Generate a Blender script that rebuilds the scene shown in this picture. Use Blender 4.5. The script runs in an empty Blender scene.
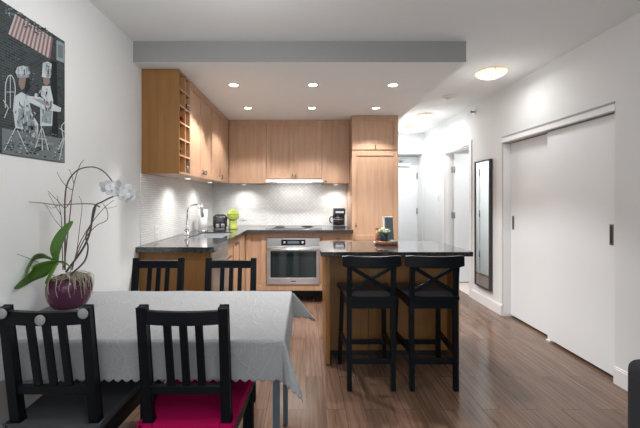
import bpy, bmesh, math, random
from math import pi, sin, cos, sqrt
from mathutils import Vector, Matrix
random.seed(7)
C = bpy.context.scene
COL = C.collection

# ------------------------------------------------------------------ camera
CAM_Z = 1.34
cam = bpy.data.cameras.new('camera')
cam_o = bpy.data.objects.new('camera', cam); COL.objects.link(cam_o)
cam_o.location = (0, 0, CAM_Z); cam_o.rotation_euler = (pi/2, 0, 0)
cam.sensor_width = 36.0; cam.sensor_fit = 'HORIZONTAL'
F = 361.0
cam.lens = 36.0*F/640.0
cam.shift_x = 14.0/640.0
cam.shift_y = -15.0/640.0
cam.clip_start = 0.05
C.camera = cam_o

# ------------------------------------------------------------------ world, daylight, exposure
w = bpy.data.worlds.new('world'); C.world = w; w.use_nodes = True
w.node_tree.nodes['Background'].inputs[0].default_value = (0.93, 0.97, 1.0, 1)
w.node_tree.nodes['Background'].inputs[1].default_value = 0.9
C.view_settings.view_transform = 'Standard'
C.view_settings.look = 'None'
C.view_settings.gamma = 1.0
C.view_settings.use_curve_mapping = False
C.view_settings.exposure = 0.86

def area_light(name, loc, rot, sx, sy, power, color):
    l = bpy.data.lights.new(name, 'AREA'); l.shape = 'RECTANGLE'; l.size = sx; l.size_y = sy
    l.energy = power; l.color = color
    o = bpy.data.objects.new(name, l); COL.objects.link(o); o.location = loc; o.rotation_euler = rot
    return o
# daylight through the living-room windows behind the viewer
area_light('window_daylight', (0.45, -2.62, 1.35), (pi/2, 0, 0), 3.2, 2.0, 9, (0.95, 0.98, 1.0))

# ------------------------------------------------------------------ materials
def mat(name, color, rough=0.5, metal=0.0, spec=0.5, emit=None, estr=0.0):
    m = bpy.data.materials.new(name); m.use_nodes = True
    b = m.node_tree.nodes['Principled BSDF']
    b.inputs['Base Color'].default_value = (*color, 1)
    b.inputs['Roughness'].default_value = rough
    b.inputs['Metallic'].default_value = metal
    b.inputs['Specular IOR Level'].default_value = spec
    if emit:
        b.inputs['Emission Color'].default_value = (*emit, 1)
        b.inputs['Emission Strength'].default_value = estr
    return m

def nodes(m):
    nt = m.node_tree
    return nt, nt.nodes['Principled BSDF'], nt.nodes.new, nt.links.new

def add_coords(m, scale=(1, 1, 1), world=False, rot=(0, 0, 0)):
    nt, b, N, L = nodes(m)
    if world:
        g = N('ShaderNodeNewGeometry'); out = g.outputs['Position']
    else:
        t = N('ShaderNodeTexCoord'); out = t.outputs['Object']
    mp = N('ShaderNodeMapping'); mp.inputs['Scale'].default_value = scale; mp.inputs['Rotation'].default_value = rot
    L(out, mp.inputs['Vector'])
    return mp.outputs['Vector']

def ramp(m, fac, stops):
    nt, b, N, L = nodes(m)
    r = N('ShaderNodeValToRGB')
    while len(r.color_ramp.elements) < len(stops): r.color_ramp.elements.new(0.5)
    for e, (p, c) in zip(r.color_ramp.elements, stops):
        e.position = p; e.color = (*c, 1)
    L(fac, r.inputs['Fac'])
    return r.outputs['Color']

def noise(m, vec, scale, detail=4, rough=0.5):
    nt, b, N, L = nodes(m)
    n = N('ShaderNodeTexNoise'); n.inputs['Scale'].default_value = scale
    n.inputs['Detail'].default_value = detail; n.inputs['Roughness'].default_value = rough
    L(vec, n.inputs['Vector'])
    return n.outputs['Fac']

def bump(m, height, strength, dist=0.01):
    nt, b, N, L = nodes(m)
    bp = N('ShaderNodeBump'); bp.inputs['Strength'].default_value = strength; bp.inputs['Distance'].default_value = dist
    L(height, bp.inputs['Height']); L(bp.outputs['Normal'], b.inputs['Normal'])

def wood(name, c1, c2, rough=0.4, scale=(26, 26, 1.6)):
    m = mat(name, c1, rough)
    nt, b, N, L = nodes(m)
    v = add_coords(m, scale, world=True)
    f = noise(m, v, 1.0, 5, 0.6)
    L(ramp(m, f, [(0.3, c1), (0.7, c2)]), b.inputs['Base Color'])
    bump(m, f, 0.05, 0.002)
    return m

def plaster(name, color, sc, st):
    m = mat(name, color, 0.85, spec=0.2)
    v = add_coords(m, world=True)
    bump(m, noise(m, v, sc, 3), st, 0.004)
    return m

M = {}
M['wall'] = plaster('wall_paint', (0.735, 0.755, 0.762), 60, 0.08)
M['ceiling'] = plaster('ceiling_stipple', (0.86, 0.89, 0.90), 90, 0.5)
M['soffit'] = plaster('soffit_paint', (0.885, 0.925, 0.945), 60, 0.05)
M['soffit_face'] = plaster('soffit_front_shade', (0.31, 0.31, 0.31), 60, 0.05)
M['white'] = mat('white_lacquer', (0.80, 0.80, 0.80), 0.4)
M['door_white'] = mat('door_white', (0.82, 0.85, 0.875), 0.45)
M['plastic_white'] = mat('white_plastic', (0.8, 0.8, 0.78), 0.35)
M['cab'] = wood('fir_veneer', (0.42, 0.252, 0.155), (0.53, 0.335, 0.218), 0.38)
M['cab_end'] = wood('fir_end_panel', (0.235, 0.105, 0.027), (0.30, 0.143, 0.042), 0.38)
M['cab_in'] = wood('cabinet_inside', (0.40, 0.19, 0.05), (0.5, 0.25, 0.08), 0.5)
M['dark_gap'] = mat('dark_plinth', (0.018, 0.018, 0.022), 0.5)
M['steel'] = mat('brushed_steel', (0.76, 0.78, 0.80), 0.3, 1.0)
M['chrome'] = mat('chrome', (0.75, 0.75, 0.76), 0.12, 1.0)
M['grey_metal'] = mat('grey_metal', (0.32, 0.32, 0.33), 0.4, 1.0)
M['pull'] = mat('pewter_pull', (0.20, 0.18, 0.17), 0.35, 0.9)
M['oven_glass'] = mat('oven_glass', (0.012, 0.02, 0.022), 0.06)
M['black_glossy'] = mat('black_gloss', (0.012, 0.012, 0.014), 0.15)
M['black_plastic'] = mat('black_plastic', (0.02, 0.02, 0.022), 0.35)
M['black_wood'] = mat('black_stain', (0.005, 0.007, 0.010), 0.33, spec=0.16)
v = add_coords(M['black_wood'], (30, 30, 2)); bump(M['black_wood'], noise(M['black_wood'], v, 2, 3), 0.1, 0.002)
M['display'] = mat('display', (0.02, 0.025, 0.03), 0.1)
M['magenta'] = mat('magenta_cloth', (0.42, 0.004, 0.085), 0.9, spec=0.1)
M['grey_cloth'] = mat('charcoal_cloth', (0.075, 0.078, 0.087), 0.9, spec=0.1)
M['felt'] = mat('grey_felt', (0.34, 0.36, 0.36), 0.95, spec=0.05)
M['table_leg'] = mat('grey_lacquer', (0.075, 0.11, 0.14), 0.4)
M['mirror'] = mat('mirror_glass', (0.86, 0.9, 0.89), 0.01, 1.0)
M['mirror_frame'] = mat('mirror_frame', (0.035, 0.032, 0.033), 0.5)
M['lime'] = mat('lime_glaze', (0.36, 0.41, 0.09), 0.25)
M['paper'] = mat('white_paper', (0.84, 0.84, 0.83), 0.9)
M['orchid_pot'] = mat('plum_glaze', (0.078, 0.011, 0.043), 0.16)
M['moss'] = mat('moss', (0.10, 0.08, 0.03), 0.9)
M['leaf'] = mat('orchid_leaf', (0.085, 0.20, 0.03), 0.35)
M['root'] = mat('aerial_root', (0.36, 0.34, 0.26), 0.7)
M['twig'] = mat('twig_bark', (0.16, 0.09, 0.07), 0.7)
M['stem'] = mat('flower_stem', (0.10, 0.075, 0.06), 0.6)
M['petal'] = mat('white_petal', (0.58, 0.59, 0.61), 0.7)
M['slate'] = mat('slate_card', (0.11, 0.15, 0.17), 0.5)
M['teal'] = mat('teal_glass', (0.10, 0.42, 0.42), 0.2)
M['navy'] = mat('navy_pot', (0.012, 0.022, 0.038), 0.25)
M['tray'] = wood('acacia_tray', (0.17, 0.055, 0.022), (0.32, 0.12, 0.05), 0.35, (30, 4, 30))
M['amber'] = mat('amber_jar', (0.25, 0.12, 0.05), 0.2)
M['cream'] = mat('cream_petal', (0.72, 0.72, 0.50), 0.7)
M['sofa'] = mat('charcoal_upholstery', (0.045, 0.047, 0.053), 0.95, spec=0.15)
v = add_coords(M['sofa']); bump(M['sofa'], noise(M['sofa'], v, 300, 3), 0.4, 0.003)
M['bottle'] = mat('bottle_glass', (0.012, 0.02, 0.012), 0.1)
M['foil_red'] = mat('red_foil', (0.42, 0.015, 0.012), 0.3, 0.3)
M['foil_silver'] = mat('silver_foil', (0.6, 0.6, 0.62), 0.25, 0.9)
M['foil_dark'] = mat('dark_foil', (0.06, 0.03, 0.05), 0.3, 0.4)
M['glow'] = mat('lit_lamp', (0.9, 0.9, 0.9), 0.4, emit=(1.0, 0.95, 0.88), estr=14)
M['glow_soft'] = mat('lit_lens', (0.9, 0.9, 0.9), 0.4, emit=(1.0, 0.96, 0.9), estr=1.0)
M['glow_warm'] = mat('lit_alabaster', (0.9, 0.8, 0.65), 0.4, emit=(1.0, 0.80, 0.56), estr=0.55)
v = add_coords(M['glow_warm'])
nt, b, N, L = nodes(M['glow_warm'])
L(ramp(M['glow_warm'], noise(M['glow_warm'], v, 9, 4), [(0.35, (1.0, 0.66, 0.42)), (0.65, (1.0, 0.92, 0.78))]), b.inputs['Emission Color'])
M['glass'] = mat('clear_glass', (0.9, 0.95, 0.95), 0.03)
M['glass'].node_tree.nodes['Principled BSDF'].inputs['Transmission Weight'].default_value = 0.9

# floor boards
def floor_mat():
    m = mat('walnut_laminate', (0.2, 0.13, 0.1), 0.2)
    nt, b, N, L = nodes(m)
    v = add_coords(m, world=True, rot=(0, 0, pi/2))
    br = N('ShaderNodeTexBrick'); L(v, br.inputs['Vector'])
    br.inputs['Scale'].default_value = 1.0; br.inputs['Brick Width'].default_value = 1.15; br.inputs['Row Height'].default_value = 0.125
    br.inputs['Mortar Size'].default_value = 0.0016; br.inputs['Mortar Smooth'].default_value = 0.3
    br.inputs['Color1'].default_value = (0.0, 0, 0, 1); br.inputs['Color2'].default_value = (1, 1, 1, 1); br.inputs['Mortar'].default_value = (0.5, 0.5, 0.5, 1)
    br.offset = 0.37; br.inputs['Bias'].default_value = 0.0
    v2 = add_coords(m, (55, 2.2, 1), world=True)
    mixv = N('ShaderNodeVectorMath'); mixv.operation = 'ADD'
    L(v2, mixv.inputs[0])
    sc = N('ShaderNodeVectorMath'); sc.operation = 'SCALE'; sc.inputs['Scale'].default_value = 13.0
    L(br.outputs['Color'], sc.inputs[0]); L(sc.outputs[0], mixv.inputs[1])
    n = noise(m, mixv.outputs[0], 1.0, 5, 0.62)
    grain = ramp(m, n, [(0.25, (0.094, 0.051, 0.032)), (0.5, (0.152, 0.092, 0.063)), (0.78, (0.218, 0.145, 0.107))])
    tone = ramp(m, br.outputs['Color'], [(0.0, (0.84, 0.84, 0.84)), (1.0, (1.12, 1.10, 1.09))])
    mx = N('ShaderNodeMix'); mx.data_type = 'RGBA'; mx.blend_type = 'MULTIPLY'; mx.inputs['Factor'].default_value = 1.0
    L(grain, mx.inputs['A']); L(tone, mx.inputs['B'])
    gap = N('ShaderNodeMix'); gap.data_type = 'RGBA'
    L(br.outputs['Fac'], gap.inputs['Factor']); L(mx.outputs['Result'], gap.inputs['A']); gap.inputs['B'].default_value = (0.05, 0.03, 0.025, 1)
    L(gap.outputs['Result'], b.inputs['Base Color'])
    rr = N('ShaderNodeMapRange'); L(n, rr.inputs['Value']); rr.inputs['To Min'].default_value = 0.12; rr.inputs['To Max'].default_value = 0.26
    L(rr.outputs['Result'], b.inputs['Roughness'])
    bump(m, n, 0.06, 0.002)
    return m
M['floor'] = floor_mat()

def stone(name, c1, c2, rough):
    m = mat(name, c1, rough)
    nt, b, N, L = nodes(m)
    v = add_coords(m, world=True)
    n = noise(m, v, 160, 3, 0.7)
    L(ramp(m, n, [(0.42, c1), (0.7, c2)]), b.inputs['Base Color'])
    return m
M['counter'] = stone('dark_quartz', (0.020, 0.019, 0.019), (0.085, 0.08, 0.078), 0.07)
M['counter'].node_tree.nodes['Principled BSDF'].inputs['Specular IOR Level'].default_value = 1.0
M['marble'] = stone('bath_floor', (0.55, 0.48, 0.44), (0.75, 0.70, 0.66), 0.3)

def tile_mat(name, axes, w_, h_, diamond=False):
    # axes: which world axes run along the tile rows / up
    m = mat(name, (0.78, 0.78, 0.77), 0.18)
    nt, b, N, L = nodes(m)
    g = N('ShaderNodeNewGeometry'); sp = N('ShaderNodeSeparateXYZ'); L(g.outputs['Position'], sp.inputs[0])
    cb = N('ShaderNodeCombineXYZ'); L(sp.outputs[axes[0]], cb.inputs[0]); L(sp.outputs[axes[1]], cb.inputs[1])
    vec = cb.outputs[0]
    if diamond:
        mp = N('ShaderNodeMapping'); mp.inputs['Rotation'].default_value = (0, 0, pi/4); L(vec, mp.inputs['Vector']); vec = mp.outputs[0]
    br = N('ShaderNodeTexBrick'); L(vec, br.inputs['Vector'])
    br.inputs['Scale'].default_value = 1.0; br.inputs['Brick Width'].default_value = w_; br.inputs['Row Height'].default_value = h_
    br.inputs['Mortar Size'].default_value = 0.0022; br.inputs['Mortar Smooth'].default_value = 0.4
    if diamond: br.offset = 0.0
    br.inputs['Color1'].default_value = (0.80, 0.80, 0.79, 1); br.inputs['Color2'].default_value = (0.72, 0.725, 0.72, 1)
    br.inputs['Mortar'].default_value = (0.56, 0.56, 0.555, 1)
    L(br.outputs['Color'], b.inputs['Base Color'])
    inv = N('ShaderNodeMath'); inv.operation = 'SUBTRACT'; inv.inputs[0].default_value = 1.0; L(br.outputs['Fac'], inv.inputs[1])
    bump(m, inv.outputs[0], 0.5, 0.002)
    return m
M['tile_left'] = tile_mat('mosaic_tile', (1, 2), 0.052, 0.020)
M['tile_back'] = tile_mat('mosaic_tile_far', (0, 2), 0.052, 0.020)
M['tile_diamond'] = tile_mat('diamond_tile', (0, 2), 0.042, 0.042, True)

def cloth_mat():
    m = mat('jacquard_tablecloth', (0.60, 0.605, 0.61), 0.75, spec=0.3)
    nt, b, N, L = nodes(m)
    v = add_coords(m, world=True)
    nz = N('ShaderNodeTexNoise'); nz.inputs['Scale'].default_value = 5; nz.inputs['Detail'].default_value = 2; L(v, nz.inputs['Vector'])
    sc = N('ShaderNodeVectorMath'); sc.operation = 'SCALE'; sc.inputs['Scale'].default_value = 0.35; L(nz.outputs['Color'], sc.inputs[0])
    av = N('ShaderNodeVectorMath'); av.operation = 'ADD'; L(v, av.inputs[0]); L(sc.outputs[0], av.inputs[1])
    vo = N('ShaderNodeTexVoronoi'); vo.feature = 'DISTANCE_TO_EDGE'; vo.inputs['Scale'].default_value = 10; L(av.outputs[0], vo.inputs['Vector'])
    edge = ramp(m, vo.outputs['Distance'], [(0.0, (1, 1, 1)), (0.05, (0, 0, 0))])
    wv = N('ShaderNodeTexWave'); wv.wave_type = 'BANDS'; wv.inputs['Scale'].default_value = 5; wv.inputs['Distortion'].default_value = 14
    wv.inputs['Detail'].default_value = 2; wv.inputs['Detail Scale'].default_value = 1.0; L(v, wv.inputs['Vector'])
    wl = ramp(m, wv.outputs['Fac'], [(0.86, (0, 0, 0)), (0.97, (1, 1, 1))])
    ad = N('ShaderNodeMix'); ad.data_type = 'RGBA'; ad.blend_type = 'ADD'; ad.inputs['Factor'].default_value = 0.7
    L(edge, ad.inputs['A']); L(wl, ad.inputs['B'])
    col = ramp(m, ad.outputs['Result'], [(0.0, (0.315, 0.325, 0.335)), (1.0, (0.335, 0.345, 0.355))])
    L(col, b.inputs['Base Color'])
    bump(m, ad.outputs['Result'], 0.4, 0.003)
    return m
M['cloth'] = cloth_mat()

# ------------------------------------------------------------------ mesh builder
class MB:
    def __init__(s): s.bm = bmesh.new(); s.mi = 0
    def _merge(s, tmp, smooth, mtx=None):
        if mtx is not None: bmesh.ops.transform(tmp, matrix=mtx, verts=tmp.verts)
        vm = {}
        for v in tmp.verts: vm[v] = s.bm.verts.new(v.co)
        for f in tmp.faces:
            try:
                nf = s.bm.faces.new([vm[v] for v in f.verts]); nf.smooth = smooth; nf.material_index = s.mi
            except ValueError: pass
        tmp.free(); return s
    def box(s, lo, hi, bev=0.0, seg=2, mtx=None, smooth=False):
        t = bmesh.new(); bmesh.ops.create_cube(t, size=1)
        for v in t.verts:
            v.co = Vector([(lo[i]+hi[i])/2 + v.co[i]*(hi[i]-lo[i]) for i in range(3)])
        if bev > 0:
            bmesh.ops.bevel(t, geom=list(t.edges), offset=bev, segments=seg, profile=0.5, affect='EDGES')
        return s._merge(t, smooth, mtx)
    def beam(s, a, b, wx, wy, bev=0.003, up=Vector((0, 0, 1)), wx2=None, wy2=None):
        # rectangular bar from a to b; wx across, wy in the plane of 'up'
        a, b = Vector(a), Vector(b); d = (b-a); ln = d.length; d.normalize()
        if abs(d.dot(up)) > 0.99: up = Vector((0, 1, 0))
        x = d.cross(up).normalized(); y = x.cross(d).normalized()
        t = bmesh.new(); bmesh.ops.create_cube(t, size=1)
        for v in t.verts:
            k = v.co.z+0.5
            W = wx+(wx2-wx)*k if wx2 else wx; H = wy+(wy2-wy)*k if wy2 else wy
            v.co = a + d*(k*ln) + x*(v.co.x*W) + y*(v.co.y*H)
        if bev: bmesh.ops.bevel(t, geom=list(t.edges), offset=bev, segments=2, profile=0.5, affect='EDGES')
        bmesh.ops.recalc_face_normals(t, faces=t.faces)
        return s._merge(t, False)
    def lathe(s, prof, center=(0, 0, 0), seg=32, mtx=None, smooth=True):
        t = bmesh.new(); rings = []
        for r, z in prof:
            if r < 1e-6: rings.append([t.verts.new((0, 0, z))])
            else: rings.append([t.verts.new((r*cos(2*pi*i/seg), r*sin(2*pi*i/seg), z)) for i in range(seg)])
        for A, B in zip(rings, rings[1:]):
            for i in range(seg):
                j = (i+1) % seg
                q = [A[i % len(A)], A[j % len(A)], B[j % len(B)], B[i % len(B)]]
                q2 = []
                for v in q:
                    if v not in q2: q2.append(v)
                if len(q2) > 2: t.faces.new(q2)
        for ring, flip in ((rings[0], True), (rings[-1], False)):
            if len(ring) > 2: t.faces.new(ring[::-1] if flip else ring)
        bmesh.ops.recalc_face_normals(t, faces=t.faces)
        bmesh.ops.translate(t, vec=Vector(center), verts=t.verts)
        return s._merge(t, smooth, mtx)
    def cyl(s, a, b, r, seg=20, r2=None):
        return s.tube([a, b], r, seg, radii=[r, r if r2 is None else r2], smooth=True)
    def tube(s, pts, r, seg=8, radii=None, smooth=True):
        pts = [Vector(p) for p in pts]; n = len(pts); t = bmesh.new(); rings = []
        up = Vector((0, 0, 1))
        d0 = (pts[1]-pts[0]).normalized()
        if abs(d0.dot(up)) > 0.95: up = Vector((1, 0, 0))
        x = d0.cross(up).normalized()
        for i, p in enumerate(pts):
            d = (pts[min(i+1, n-1)]-pts[max(i-1, 0)]).normalized()
            x = (x - d*x.dot(d)).normalized(); y = d.cross(x)
            rr = radii[i] if radii else r
            rings.append([t.verts.new(p + (x*cos(2*pi*k/seg)+y*sin(2*pi*k/seg))*rr) for k in range(seg)])
        for A, B in zip(rings, rings[1:]):
            for i in range(seg):
                j = (i+1) % seg; t.faces.new([A[i], A[j], B[j], B[i]])
        t.faces.new(rings[0][::-1]); t.faces.new(rings[-1])
        bmesh.ops.recalc_face_normals(t, faces=t.faces)
        return s._merge(t, smooth)
    def ball(s, c, r, sx=1, sy=1, sz=1, seg=20, mtx=None):
        t = bmesh.new(); bmesh.ops.create_uvsphere(t, u_segments=seg, v_segments=max(6, seg//2), radius=r)
        for v in t.verts: v.co = Vector((v.co.x*sx, v.co.y*sy, v.co.z*sz))
        if mtx is not None: bmesh.ops.transform(t, matrix=mtx, verts=t.verts)
        bmesh.ops.translate(t, vec=Vector(c), verts=t.verts)
        return s._merge(t, True)
    def prism(s, poly, vec, smooth=False):
        t = bmesh.new(); vec = Vector(vec)
        A = [t.verts.new(Vector(p)) for p in poly]; B = [t.verts.new(Vector(p)+vec) for p in poly]
        t.faces.new(A[::-1]); t.faces.new(B); n = len(A)
        for i in range(n): t.faces.new([A[i], A[(i+1) % n], B[(i+1) % n], B[i]])
        bmesh.ops.recalc_face_normals(t, faces=t.faces)
        return s._merge(t, smooth)
    def face(s, pts, smooth=False):
        f = s.bm.faces.new([s.bm.verts.new(Vector(p)) for p in pts]); f.smooth = smooth; f.material_index = s.mi
        return s
    def build(s, name, m, parent=None):
        me = bpy.data.meshes.new(name); s.bm.to_mesh(me); s.bm.free()
        for k in (m if isinstance(m, (list, tuple)) else [m]): me.materials.append(k)
        o = bpy.data.objects.new(name, me); COL.objects.link(o)
        if parent: o.parent = parent
        return o

def tag(o, label, cat, group=None, kind=None):
    o['label'] = label; o['category'] = cat
    if group: o['group'] = group
    if kind: o['kind'] = kind
    return o
def thing(name, label, cat, loc=(0, 0, 0), rz=0.0, group=None, kind=None):
    o = bpy.data.objects.new(name, None); COL.objects.link(o); o.location = loc; o.rotation_euler = (0, 0, rz)
    o.empty_display_size = 0.1
    return tag(o, label, cat, group, kind)
def struct(name, mb, m, label, cat):
    return tag(mb.build(name, m), label, cat, kind='structure')
def dup(root, loc, rz, label, group=None, swap=None):
    r = root.copy(); COL.objects.link(r); r.location = loc; r.rotation_euler = (0, 0, rz); r['label'] = label
    if group: r['group'] = group
    for ch in list(root.children):
        c = ch.copy(); COL.objects.link(c); c.parent = r
        for g in list(ch.children):
            d = g.copy(); COL.objects.link(d); d.parent = c
    return r
def box1(lo, hi, bev=0.0, seg=2):
    m = MB(); m.box(lo, hi, bev, seg); return m
def px(x, y, Y):   # photo pixel at distance Y -> point of the place (used for measuring only)
    s = F/Y
    return Vector(((x-306)/s, Y, CAM_Z-(y-199)/s))

# ------------------------------------------------------------------ room shell
XL, XR, ZC, ZS = -1.38, 2.252, 2.60, 2.433     # left wall, right wall, ceiling, soffit underside
YB, YE, YR = 5.30, 6.89, -2.5                   # kitchen back wall, hall end wall, wall behind the camera
struct('floor', box1((XL-0.3, YR-0.3, -0.10), (2.372, 7.6, 0)), M['floor'], 'brown wood-look plank floor of the kitchen and hall', 'floor')
struct('ceiling', box1((XL-0.3, YR-0.3, ZC), (4.6, 7.6, ZC+0.12)), M['ceiling'], 'white stippled ceiling over the whole room', 'ceiling')
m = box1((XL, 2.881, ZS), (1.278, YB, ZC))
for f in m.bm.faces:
    if f.normal.y < -0.9 or sum(v.co.y for v in f.verts) < 2.89*4: f.material_index = 1   # front face coloured darker to stand in for its shade
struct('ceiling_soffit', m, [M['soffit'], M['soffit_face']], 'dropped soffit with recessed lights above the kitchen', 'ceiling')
struct('wall_left', box1((XL-0.15, YR, 0), (XL, YB, ZC)), M['wall'], 'pale grey left wall behind the poster and orchid', 'wall')
struct('wall_back', box1((XL-0.15, YB, 0), (1.278, 7.5, ZC)), M['wall'], 'wall behind the kitchen range, running on into the hall', 'wall')
m = MB(); m.box((XL-0.15, YR-0.15, 0), (-1.15, YR, ZC)); m.box((2.05, YR-0.15, 0), (2.4, YR, ZC)); m.box((-1.15, YR-0.15, 0), (2.05, YR, 0.3)); m.box((-1.15, YR-0.15, 2.4), (2.05, YR, ZC))
struct('wall_rear', m, M['wall'], 'wall behind the viewer', 'wall')
TH = 0.12
CY0, CY1, CZ = 2.63, 4.14, 2.048     # closet opening
DY0, DY1, DZ = 4.96, 5.85, 2.085     # side door opening
m = MB()
m.box((XR, YR, 0), (XR+TH, CY0, ZC)); m.box((XR, CY0, CZ), (XR+TH, CY1, ZC)); m.box((XR, CY1, 0), (XR+TH, DY0, ZC))
m.box((XR, DY0, DZ), (XR+TH, DY1, ZC)); m.box((XR, DY1, 0), (XR+TH, 7.5, ZC))
struct('wall_right', m, M['wall'], 'white right wall with the closet and side door openings', 'wall')
m = MB(); m.box((1.278, YE, 2.2), (XR, YE+0.3, ZC)); m.box((2.227, YE, 0), (XR, YE+0.3, 2.2))
struct('wall_hall_end', m, M['wall'], 'white wall around the entry door at the end of the hall', 'wall')
struct('wall_entry', box1((1.2, YE+0.42, 0), (2.4, YE+0.5, ZC)), M['wall'], 'wall plane behind the entry door', 'wall')
# closet recess and side room
m = MB(); m.box((2.95, 2.5, 0), (3.0, 4.25, 2.3)); m.box((XR+TH, 2.5, 0), (3.0, 2.55, 2.3)); m.box((XR+TH, 4.2, 0), (3.0, 4.25, 2.3)); m.box((XR+TH, 2.5, 2.25), (3.0, 4.25, 2.3)); m.box((XR+TH, 2.5, -0.05), (3.0, 4.25, 0))
struct('wall_closet', m, M['dark_gap'], 'dark inside of the closet behind the sliding doors', 'wall')
m = MB(); m.box((4.3, 4.3, 0), (4.4, 6.7, ZC)); m.box((XR+TH, 4.3, 0), (4.4, 4.4, ZC)); m.box((XR+TH, 6.6, 0), (4.4, 6.7, ZC))
struct('wall_side_room', m, M['wall'], 'white walls of the small room off the hall', 'wall')
struct('floor_side_room', box1((2.372, 4.3, -0.1), (4.4, 6.7, 0.0)), M['marble'], 'pale mottled floor of the small room off the hall', 'floor')
struct('trim_1', box1((2.262, DY0, 0.0), (2.372, DY1, 0.006)), M['marble'], 'pale mottled threshold of the side doorway', 'trim')

# backsplash tiles
struct('wall_backsplash_left', box1((XL, 3.0, 0.952), (XL+0.008, YB, 1.553)), M['tile_left'], 'white mosaic tile backsplash on the left wall', 'backsplash')
m = MB(); m.box((XL+0.008, YB-0.008, 0.952), (-0.58, YB, 1.553)); m.box((0.245, YB-0.008, 0.952), (0.598, YB, 1.553))
struct('wall_backsplash_back', m, M['tile_back'], 'white mosaic tile backsplash on the back wall', 'backsplash')
struct('wall_backsplash_range', box1((-0.58, YB-0.008, 0.952), (0.245, YB, 1.62)), M['tile_diamond'], 'white diamond tile panel behind the cooktop', 'backsplash')

# baseboards
def baseboard(name, lo, hi, axis, label):
    m = MB()
    m.box(lo, (hi[0], hi[1], hi[2]-0.012), 0.002)
    if axis == 'x': m.box((lo[0]+0.006, lo[1], hi[2]-0.012), hi, 0.002)
    else: m.box((lo[0], lo[1], hi[2]-0.012), (hi[0]-0.006, hi[1], hi[2]), 0.002)
    struct(name, m, M['white'], label, 'baseboard')
BH = 0.125
baseboard('baseboard_right', (XR-0.016, 4.142, 0), (XR, DY0-0.07, BH), 'x', 'white baseboard under the tall mirror')
baseboard('baseboard_near', (XR-0.016, 0.0, 0), (XR, CY0-0.002, BH), 'x', 'white baseboard beside the closet, nearest the sofa')
baseboard('baseboard_hall', (XR-0.016, DY1+0.07, 0), (XR, YE, BH), 'x', 'white baseboard beyond the side door')
m = MB(); m.box((XL, 0.0, 0), (XL+0.014, 2.97, BH), 0.002); struct('baseboard_left', m, M['white'], 'white baseboard behind the dining table', 'baseboard')

# side door casing, leaf
m = MB()
m.box((XR-0.014, DY0-0.065, 0), (XR, DY0, DZ+0.06), 0.003); m.box((XR-0.014, DY1, 0), (XR, DY1+0.065, DZ+0.06), 0.003); m.box((XR-0.014, DY0, DZ), (XR, DY1, DZ+0.06), 0.003)
m.box((XR, DY1-0.018, 0.007), (XR+TH, DY1, DZ)); m.box((XR, DY0, 0.007), (XR+TH, DY0+0.018, DZ)); m.box((XR, DY0, DZ-0.018), (XR+TH, DY1, DZ))
struct('trim_2', m, M['white'], 'white casing around the open side door', 'door frame')
d = tag(box1((XR+TH+0.004, DY1-0.065, 0.012), (XR+TH+0.83, DY1-0.025, DZ-0.02), 0.002).build('door_2', M['door_white']), 'white side door standing open into the small room', 'door', kind='structure')
for z in (1.81, 1.08, 0.33):
    m = MB(); m.cyl((XR+TH-0.004, DY1-0.072, z-0.05), (XR+TH-0.004, DY1-0.072, z+0.05), 0.008, 10)
    m.box((XR+TH+0.005, DY1-0.068, z-0.05), (XR+TH+0.018, DY1-0.0645, z+0.05)); m.box((XR+TH-0.022, DY1-0.0215, z-0.05), (XR+TH-0.004, DY1-0.018, z+0.05))
    m.build('hinge', M['grey_metal'], d)
m = MB(); m.cyl((XR+TH+0.76, DY1-0.11, 1.0), (XR+TH+0.76, DY1-0.06, 1.0), 0.012, 12); m.cyl((XR+TH+0.76, DY1-0.11, 1.0), (XR+TH+0.65, DY1-0.11, 1.0), 0.009, 12)
m.build('door_handle', M['steel'], d)

# entry door with closer
d = tag(box1((1.285, YE+0.30, 0.008), (2.205, YE+0.345, 2.185), 0.002).build('door_1', M['door_white']), 'white entry door at the far end of the hall', 'door', kind='structure')
for z in (1.80, 1.10, 0.4): m = MB(); m.cyl((2.207, YE+0.293, z-0.06), (2.207, YE+0.293, z+0.06), 0.011, 10); m.build('hinge', M['grey_metal'], d)
m = MB(); m.box((1.78, YE+0.24, 1.985), (2.06, YE+0.299, 2.06), 0.008); m.build('closer_body', M['steel'], d)
m = MB(); m.beam((1.9, YE+0.27, 2.075), (1.72, YE+0.10, 2.10), 0.03, 0.012); m.beam((1.72, YE+0.10, 2.112), (1.95, YE+0.27, 2.13), 0.03, 0.012); m.cyl((1.9, YE+0.27, 2.06), (1.9, YE+0.27, 2.09), 0.018, 12); m.build('closer_arm', M['steel'], d)
m = MB(); m.cyl((1.36, YE+0.25, 1.02), (1.36, YE+0.30, 1.02), 0.03, 14); m.cyl((1.36, YE+0.24, 1.02), (1.48, YE+0.24, 1.02), 0.011, 12); m.build('door_handle', M['steel'], d)
struct('trim_3', box1((2.206, YE+0.30, 0), (2.25, YE+0.42, 2.2)), M['white'], 'white jamb on the hinge side of the entry door', 'door frame')

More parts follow.
